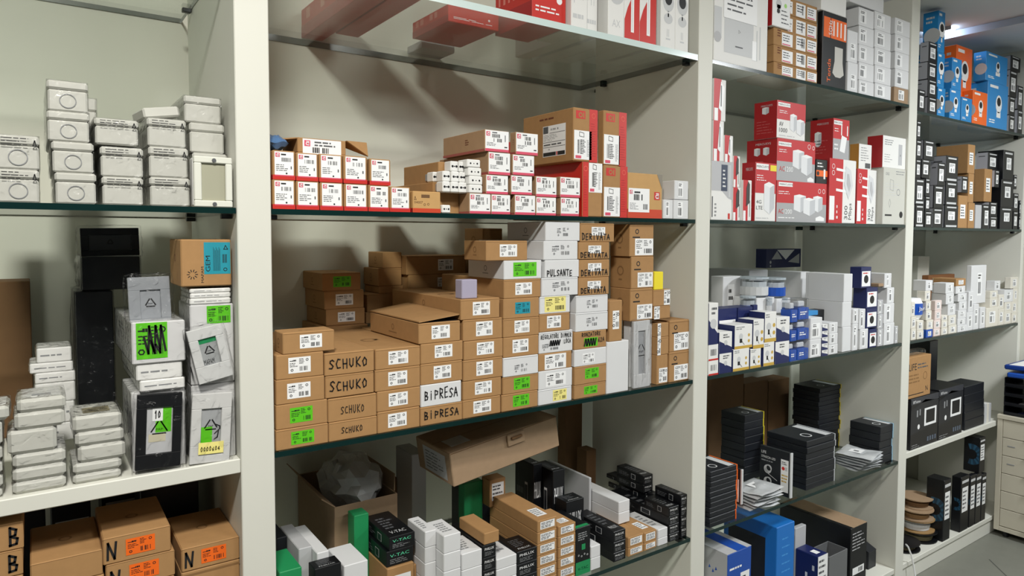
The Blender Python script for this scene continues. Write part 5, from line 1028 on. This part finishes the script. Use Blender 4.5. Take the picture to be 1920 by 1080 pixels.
pouch('small clear bag of blue parts at the left end of the upper red-banded row', .022, .07, zt_b+.017, .036, .09, .03, 0, 61, mat('4E6E96', .25, .3, 20, 0, .8), False, 0)
mb = MB(); mb.box(0, 0, 0, .055, .003, .085, KR2, .0008); o_ = mb.build('cardboard_sheet', None, (1.005, .225, ZM+.001), (0, 0, 0)); o_.scale = (1, 1, 2.1); tag(o_, 'raised brown cardboard flap sheet behind the box with the cut corner', 'cardboard')
# ------------------------------------------------------------------ right bay
Z4t, Z4m, Z4l, Z4w = 1.852, 1.41, .969, .5315
G = 'camera boxes on the top right glass shelf'
def S4(rows, where, y=.008, d=.14, z=Z4t): ST(z, y, d, where, G, rows, .001)
DB = mat('14529E', .4); L4 = mat('2B8CD0', .4)
S4([(1723, 1735, 167, 'bb')], 'at the left upright, top right shelf')
S4([(1741, 1757, 181, 'bb'), (1741, 1757, 148, 'bb'), (1741, 1757, 115, 'bb'), (1742, 1758, 77, 'bb', dict(bx=1726))], 'in the leftmost black stack up high', d=.1)
S4([(1759, 1773, 163, 'sky', dict(bx=1750)), (1759, 1772, 97, 'sky', dict(lk='blue camera box')), (1758, 1773, 18, 'sky', dict(bx=1729, lk='tall blue box with white dome'))], 'in the stack reaching the ceiling', d=.12)
S4([(1782, 1802, 165, 'sky', dict(bx=1771, m=L4)), (1786, 1804, 107, 'sky', dict(bx=1768, m=L4))], 'left of the orange boxes', d=.12)
S4([(1803.5, 1823, 181, 'sky', dict(L='white and blue camera box below the orange one, top right shelf')), (1794, 1824, 83, 'sky', dict(m=ORG, bx=1771, y=.05, L='big orange camera box with blue side'))], 'x', d=.12)
S4([(1825, 1852, 168, 'sky', dict(m=ORG, L='smaller orange camera box low between the blue ones'))], 'x', d=.1)
S4([(1853, 1891, 151, 'sky', dict(m=L4)), (1850, 1890, 95, 'sky', dict(m=L4, bx=1826))], 'in the broad blue stack at right', d=.12)
S4([(1893, 1903, 215, 'bb'), (1893, 1904, 180, 'bb'), (1894, 1908, 130, 'bb', dict(bx=1889)), (1896, 1914, 103, 'bb')], 'right of the broad blue stack', d=.08)
S4([(1909, 1918, 205, 'bb'), (1909, 1919, 160, 'bb')], 'touching the right edge up high', d=.08)
G = 'black and brown boxes on the right middle glass shelf'
def M4(rows, where, y=.008, d=.13): ST(Z4m, y, d, where, G, rows, .001)
M4([(1717, 1733, 383, 'bb', dict(ft=1)), (1717, 1734, 334, 'bb', dict(ft=1))], 'at the left upright')
ST(ztop(1717, 334, .008), .01, .1, 'over the stack at the left upright', G, [(1718, 1727, 298, 'bb'), (1719, 1728, 262, 'bb'), (1720, 1727, 226, 'bb')])
M4([(1734.5, 1748, 396, 'bb'), (1735.5, 1744, 368, 'bb'), (1736, 1744, 334, 'bb'), (1729, 1744, 298, 'bb'), (1733, 1753, 262, 'bb')], 'in the second black stack')
M4([(1749.5, 1768, 390, 'bb', dict(bx=1744)), (1752, 1770, 347, 'bb'), (1759, 1773, 304, 'bb', dict(bx=1745))], 'in the third black stack')
M4([(1772, 1797, 384, 'bb', dict(ft=1, q=(.25, .35, .75, .72))), (1774, 1796, 340, 'bb', dict(ft=1, q=(.25, .35, .75, .72))), (1775, 1797, 291, 'bb', dict(ft=1, q=(.25, .35, .75, .72), bx=1745))], 'in the wide black stack')
M4([(1798, 1815, 366, 'kb', dict(lk='brown bag-shaped box'))], 'right of the wide black stack', d=.1)
M4([(1816.5, 1828, 380, 'kb'), (1817, 1827, 325, 'kb'), (1816, 1829, 270, 'kb', dict(bx=1756))], 'in the brown stack', d=.1)
M4([(1804, 1815, 330, 'bb', dict(yb=361, bx=1796))], 'wedged between brown boxes', d=.1)
M4([(1830, 1841, 384, 'n', dict(m=GW, L='grey box side low between brown and black boxes', nm='device_box')), (1847, 1861, 316, 'kb', dict(y=.02, L='large brown box standing high between black stacks', bx=1827, yb=378))], 'x')
M4([(1842.5, 1855, 383, 'bb', dict(q=(.35, .15, .9, .75)))], 'under the large brown box', d=.1)
M4([(1856, 1870, 406, 'bb'), (1856, 1870, 379, 'bb'), (1858, 1866, 350, 'bb'), (1862, 1874, 318, 'bb'), (1853, 1872, 285, 'bb', dict(bx=1831, y=.03))], 'left of the tall black carton stack', d=.1)
M4([(1876, 1899, 388, 'bb', dict(gs=0, q=(.3, .35, .75, .75))), (1878, 1901, 336, 'bb', dict(gs=0, q=(.3, .35, .75, .75))), (1879, 1902, 280, 'bb', dict(gs=0, q=(.3, .35, .75, .75), bx=1830))], 'in the tall black carton stack', d=.2)
M4([(1900.5, 1909, 396, 'bb', dict(gs=0)), (1901, 1910, 362, 'bb', dict(gs=0)), (1898.5, 1907, 327, 'bb', dict(gs=0, yb=354))], 'right of the tall carton stack', d=.1)
M4([(1911, 1919, 405, 'bb', dict(gs=0)), (1912, 1919, 376, 'bb', dict(gs=0))], 'touching the right edge of the photo', d=.08)
G = 'small pale boxes on the lower right glass shelf'
OFF = mat('DCD8CC', .6); PNK = mat('E2D2CC', .6)
def W4(rows, where, y=.008, d=.1): ST(Z4l, y, d, where, G, [(a, b, c, 'pw', dict(m=(o[0] if o else OFF), q=(.25, .2, .75, .8), **(o[1] if len(o) > 1 else {}))) for a, b, c, *o in rows], .001)
W4([(1709, 1718, 617), (1709, 1718, 595), (1709, 1716, 567)], 'against the left upright, pale rows')
W4([(1720, 1732, 621), (1720, 1732, 602)], 'below the blue-banded pack')
W4([(1737, 1749, 619, BLU), (1738, 1750, 601, OFF), (1737, 1747, 583), (1737, 1746, 565), (1735, 1745, 546, OFF, dict(bx=1720)), (1736.5, 1749, 526, WC, dict(bx=1712, lk='white box with blue side'))], 'in the blue-sided column')
W4([(1751, 1763, 617, PNK), (1752, 1764, 601, PNK), (1753.5, 1765, 583, PNK), (1754, 1766, 564, PNK, dict(bx=1745))], 'in the pinkish column')
W4([(1765.5, 1777, 616), (1766, 1777, 602), (1766, 1777, 592)], 'in the small column right of the pinkish one', d=.06)
W4([(1779, 1794, 611), (1779, 1793, 592), (1778, 1792, 571, WC, dict(bx=1762)), (1774.5, 1789, 551, WC, dict(bx=1746)), (1774, 1789, 531, WC, dict(bx=1750))], 'in the column of long white boxes')
W4([(1796, 1812, 611, WC), (1796, 1811, 598, WC), (1797, 1812, 582.5, WC), (1799, 1813, 566, WC), (1797, 1813, 551, WC, dict(bx=1790)), (1793, 1810, 537, WC), (1793, 1811, 523, KR, dict(lk='small brown box'))], 'in the six-high white column')
W4([(1813, 1825, 586, WC), (1817, 1826, 547, WC)], 'left of the red-topped box', d=.06)
W4([(1826.5, 1836, 571, WC, dict(bx=1814))], 'tall and narrow beside the red-topped box'); W4([(1838.5, 1848, 577, WC, dict(lk='white box with red top edge'))], 'in the lower right shelf', d=.08)
ST(ztop(1826, 571, .008), .02, .06, 'x', G, [(1821, 1850, 498, 'pw', dict(L='white box standing tallest on the pale boxes, dark text panel', bx=1813, q=(.4, .2, .7, .8)))])
W4([(1850, 1872, 578), (1857, 1871, 560), (1857.5, 1871, 546)], 'in the broad cream column')
W4([(1873, 1883, 580), (1873, 1883, 553), (1866, 1876, 527, WC, dict(bx=1849))], 'beside the broad cream column')
W4([(1884, 1896, 584), (1884.5, 1897, 567), (1884, 1900, 544, WC)], 'second column from the shelf end')
W4([(1898, 1912, 588), (1898, 1912, 565), (1901, 1912, 541), (1896, 1911, 520, OFF, dict(bx=1884))], 'at the very end of the pale shelf')
ST(Z4l, .30, .06, 'x', G, [(1722, 1743, 481, 'n', dict(m=mat('CFCDC2', .6), L='tall pale box standing at the back of the pale shelf', nm='white_carton'))])
p = aty(1750, 500, .25); q = aty(1790, 500, .25); make(p.x, q.x+.05, .27, .40, Z4l, aty(1750, 517, .25).z, 'n', dict(m=mat('8A5A34', .8), L='flat brown carton lying behind the long white boxes'), 'x', G)
p = aty(1716, 601, .012); q = aty(1738, 601, .012); c0 = ztop(1720, 602, .008)
mb = MB(); r_ = (q.x-p.x)/2; mb.cyl((0, 0, 0), r_*.75, .02, STK, 20, 2, r_); mb.cyl((0, 0, .0201), r_, .045, BLU, 20); mb.cyl((0, 0, .0653), r_, .02, STK, 20, 2, r_*.8); o_ = mb.build('plastic_pack', None, (p.x+r_, .012+r_, c0+.001)); tag(o_, 'round white pack with a broad blue band on the pale boxes', 'pack')
F0 = MB(); Face(F0, (-r_*.6, -r_-.001, .03), (1, 0, 0), (0, 0, 1), r_*1.2, .025).text('Jar', .1, .1, .8, STK, 1, .8); F0.build('band_print', o_)
# white fixed board: intercom boxes
G = 'black boxes on the white right board'
def s_ic(b, o):
    b.mb.box(0, 0, 0, b.w, b.d, b.h, mat('17181C', .35), .002); F = b.F; F.rect(0, .88, 1, 1, mat('3A3C42', .4)); F.text('BTicino', .07, .9, .05, STK, 2, .25); F.poly([(.0, .78), (.5, .93), (1, .86), (1, .4), (0, .3)], mat('24262B', .4), 1)
    F.rect(.48, .4, .92, .75, STK, 2); F.rect(.54, .45, .86, .71, INK, 3); F.circ(.28, .42, .05, STK, 2, 14, .9); F.rect(.2, .62, .25, .75, MG, 2); F.rect(.3, .64, .34, .76, MG, 2)
    for i in range(4): F.rect(.6+i*.09, .08, .66+i*.09, .17, mat('55606E', .4), 2)
    F.lines(.05, .02, .4, .1, 2, MG, 1, b.seed, .3)
    return 'intercom_box', 'x', 'box'
ST(Z4w, .006, .12, 'x', G, [(1709, 1760, 749, s_ic, dict(L='black intercom box with white-framed screen, under the brown printed carton'))]); ST(Z4w, .006, .12, 'x', G, [(1761.5, 1806, 732, s_ic, dict(L='black intercom box with white-framed screen, right one of the pair'))])
ST(Z4w, .01, .1, 'in the black stack right of the intercom boxes', G, [(1809, 1845, 790-16*i, 'n', dict(m=BK2, lk='flat black box', nm='device_box')) for i in range(5)])
p = aty(1703, 735, .004); q = aty(1747, 735, .004); zt = aty(1709, 749, .006).z+.0006
def s_life(b, o):
    b.mb.box(0, 0, 0, b.w, b.d, b.h, KR, .0015); F = b.F; F.text('LIFE', .05, .68, .16, INK, 1, .32); F.lines(.42, .68, .95, .84, 2, DG, 1, 3, .4); F.lines(.05, .35, .55, .6, 3, mat('86633B', .9), 1, 5, .4); F.ring(.75, .5, .1, .02, mat('86633B', .9)); F.rect(.0, .08, .7, .1, INK, 1); F.text('N', .78, .12, .12, INK, 1)
    m = kids(b, 'bagged_contents'); m.box(b.w*.1, .01, b.h+.001, b.w*.9, b.d*.8, b.h+.022, FILM, .008)
    return 'cardboard_box', 'x', 'box'
ST(zt, .01, .06, 'x', G, [(1703, 1746, 672, s_life, dict(L='brown printed carton with clear-bagged parts on the intercom box'))])
ST(Z4w, .15, .12, 'x', G, [(1744, 1759, 640, 'n', dict(m=BK, L='tall black carton standing behind the brown printed carton', nm='device_box'))])
ST(Z4w, .16, .2, 'x', G, [(1810, 1866, 718, 'n', dict(m=KR2, L='wide brown carton behind the flat black boxes'))]); ST(ztop(1810, 718, .16), .18, .12, 'x', G, [(1828, 1868, 702, 'n', dict(m=BK2, L='black case lying on the wide brown carton', nm='device_box'))])
for i in range(3):
    p = aty(1847+4*i, 770, .012); make(p.x, aty(1850.5+4*i, 770, .012).x, .012, .1, Z4w, aty(1848, 757+i, .012).z, 'n', dict(m=[LG, OFF, GW][i], nm='booklet', cat='booklet', L='thin pale booklet right of the flat black boxes, '+['left', 'middle', 'right'][i]), 'x', G)
# bottom board: cable reels, disc boxes
def reel(label, x, y, z, r, h, col, core, rot=(0, 0, 0)):
    mb = MB(); mb.cyl((0, 0, 0), r, .004, col, 28); mb.cyl((0, 0, h-.004), r, .004, col, 28); mb.cyl((0, 0, .0041), r*.35, h-.0083, col, 16); o = mb.build('cable_reel', None, (x, y, z), rot); tag(o, label, 'cable reel', 'cable reels at the bottom right')
    m = MB()
    for k in range(3): m.cyl((0, 0, .006+k*(h-.012)/3), r*(.72+.04*(k % 2)), (h-.014)/3, core, 24)
    m.build('wound_cable', o); return o
reel('black cable reel lying flat, nearest the upright', 2.53, .085, ZB+.0005, .068, .03, BK, mat('57503A', .7)); reel('black cable reel with olive cable under the brown reels', 2.680, .092, ZB+.0005, .074, .04, BK, mat('6A6348', .7))
reel('brown cardboard reel with white cable, lowest brown one of the pile', 2.674, .10, ZB+.0415, .072, .05, mat('9A7A4E', .8), LG); reel('brown cardboard reel, second brown one of the pile', 2.668, .10, ZB+.0925, .07, .04, KR2, mat('8A6A45', .8)); reel('brown cardboard reel, topmost of the pile by the upright', 2.69, .11, ZB+.1335, .066, .04, KR2, KD)
def s_disc(b, o):
    b.mb.box(0, 0, 0, b.w, b.d, b.h, BK, .002); L = b.L
    for k in range(14):
        a = -1.9+k*.27; R_ = min(b.h, 1.7*b.d); L.poly([(min(.99, max(.01, .5+math.cos(a+e)*rr*R_/b.d)), .5+math.sin(a+e)*rr*R_/b.h) for e, rr in ((0, .42), (.29, .42), (.29, .2), (0, .2))], [mat('1D3B50', .4), mat('2A5570', .4)][k % 2], 1)
    m = kids(b, 'label'); S = b.F.on(m).sub(.15, .35, .85, .8); S.rect(0, 0, 1, 1, STK, 1); S.lines(.1, .1, .9, .9, 5, DG, 2, b.seed, .4); b.F.rect(.1, .88, .9, .93, LG)
    return 'cable_box', 'x', 'box'
yd = .006
for i, (xa, xb, yt) in enumerate([(1771, 1784, 902), (1803, 1818, 896), (1820, 1830, 893), (1831, 1841, 890), (1842, 1850, 890)]):
    ST(ZB, yd, .2, 'x', 'tall cable boxes on the bottom board', [(xa, xb, yt, s_disc, dict(L='tall black cable box with blue disc side, '+['leftmost', 'second', 'third', 'fourth', 'farthest right'][i]+' on the bottom board', bx=[1738, 1785, 1812, 1825, 1838][i]))])
p = aty(1842, 885, yd)
ST(ztop(1842, 890, yd), .006, .16, 'x', 'tall cable boxes on the bottom board', [(1838, 1848, 822, s_disc, dict(L='black cable box with blue disc resting on the rightmost cable boxes', bx=1808))])
# hanging cable
pts = [(P3+.006, -.006, .17), (P3+.022, -.007, .155), (P3+.042, -.010, .12), (P3+.055, -.014, .075), (P3+.062, -.018, .035), (P3+.068, -.026, .010), (P3+.075, -.06, .004), (P3+.088, -.14, .0038), (P3+.10, -.25, .0038)]
mb = MB(); n = 8; vs = []
for i, p in enumerate(pts):
    t_ = (Vector(pts[min(i+1, len(pts)-1)])-Vector(pts[max(i-1, 0)])).normalized(); a_ = t_.cross(Vector((1, 0, 0))).normalized(); b_ = t_.cross(a_)
    vs += [Vector(p)+(a_*math.cos(k*math.tau/n)+b_*math.sin(k*math.tau/n))*.003 for k in range(n)]
mb.mesh(vs, [(i*n+k, i*n+(k+1) % n, (i+1)*n+(k+1) % n, (i+1)*n+k) for i in range(len(pts)-1) for k in range(n)], STK); mb.sm = True
tag(mb.build('power_cable'), 'thin white cable hanging out of the bottom right bay to the floor', 'cable')
# drawer cabinet
cx = 3.187; cy0, cy1 = -.62, -.006; cw = XE-.004-cx; ch = .566
CB = mat('C4BEAC', .5, .05, 12)
mb = MB(); mb.box(.012, 0, .03, cw, cy1-cy0, ch-.0205, CB, .002); mb.box(0, cy1-cy0-.022, .03, .0119, cy1-cy0, ch-.0205, CB, .001); mb.box(0, 0, .03, .0119, .022, ch-.0205, CB, .001); mb.box(0, .0225, .03, .0119, cy1-cy0-.0225, .05, CB, .001)
for yy in (.03, cy1-cy0-.05): 
    for xx in (.02, cw-.05): mb.cyl((xx+.012, yy+.01, 0), .012, .0299, BK, 12)
cab = mb.build('drawer_cabinet', None, (cx, cy0, 0)); tag(cab, 'beige metal drawer cabinet standing on the floor at the right edge', 'cabinet')
m = MB(); m.box(-.004, -.004, ch-.02, cw, cy1-cy0+.001, ch, CB, .002); m.build('cabinet_top', cab)
L_ = cy1-cy0
for i in range(6):
    h_ = (ch-.0215-.052)/6; z0 = .052+i*h_
    m = MB(); m.box(.001, .0235, z0+.0012, .0115, L_-.0235, z0+h_-.0012, CB, .0015); dr = m.build('drawer', cab)
    m = MB(); m.box(-.018, L_*.48, z0+h_*.5, -.013, L_*.78, z0+h_*.5+.006, mat('6B6459', .4), .001); m.box(-.0129, L_*.5, z0+h_*.5, .0008, L_*.51, z0+h_*.5+.005, mat('6B6459', .4)); m.box(-.0129, L_*.75, z0+h_*.5, .0008, L_*.76, z0+h_*.5+.005, mat('6B6459', .4)); m.build('handle', dr)
    if i in (3, 4): m = MB(); m.box(-.0004, L_-.075, z0+h_*.55, .0009, L_-.045, z0+h_*.55+.004, MG, .0002); m.build('name_plate', dr)
# trays on the cabinet
zt = ch+.0006
for i in range(4):
    mb = MB(); c = mat('15161A', .25); w_, d_, h_ = cw-.03, .32, .034; z0 = zt+i*.043
    mb.box(0, 0, 0, w_, d_, .003, c); mb.box(0, 0, .0031, .003, d_, h_*.45, c); mb.box(0, d_-.003, .0031, w_, d_, h_+.008, c); mb.box(0, 0, .0031, w_, .003, h_+.008, c)
    o_ = mb.build('letter_tray', None, (cx+.01, -.345, z0)); tag(o_, 'black letter tray on the drawer cabinet, %s of the pile' % ['lowest', 'second', 'third', 'highest'][i], 'letter tray', 'letter trays on the cabinet')
    if i in (0, 1): mb = MB(); mb.box(0, 0, 0, w_-.02, .25, .004, [NAVY, GW][i], .001); o_ = mb.build('paper_sheet', None, (cx+.02, -.32, z0+.004)); tag(o_, ['dark blue folder lying in the lowest tray', 'grey papers lying in the second tray'][i], 'paper')
z0 = zt+4*.043+.0005
for i, (c, L) in enumerate([(BLU, 'blue folder lying on the highest letter tray, lower one'), (mat('173C8C', .35), 'blue folder on top of the other blue folder over the trays')]):
    mb = MB(); mb.box(0, 0, 0, cw-.02, .31, .022, c, .005); mb.box(.004, .01, .0222, cw-.03, .29, .0245, STK, .001) if i == 1 else None
    mb.v = [(x, y, z+.006*math.sin(y*14+i)) for x, y, z in mb.v]
    o_ = mb.build('document_folder', None, (cx+.004, -.345+.012*i, z0+.006+i*.034)); tag(o_, L, 'folder')
# ceiling: lowered strip at the right wall with a cove lamp
struct('trim_1', 2.92, -1.9, CEIL-.03, XE-.0005, DW-.0015, CEIL-.0005, mat('B9C2CB', .7))
mb = MB(); mb.box(0, 0, 0, .05, .10, .018, mat('CFE2FF', .5, emit=22), .002); o_ = mb.build('ceiling_lamp', None, (2.835, .10, CEIL-.0185)); tag(o_, 'small glowing strip lamp on the ceiling behind the tall blue box', 'lamp')
m = MB(); m.box(-.004, -.006, .002, -.0003, .106, .0183, LG, .001); m.build('lamp_housing', o_)
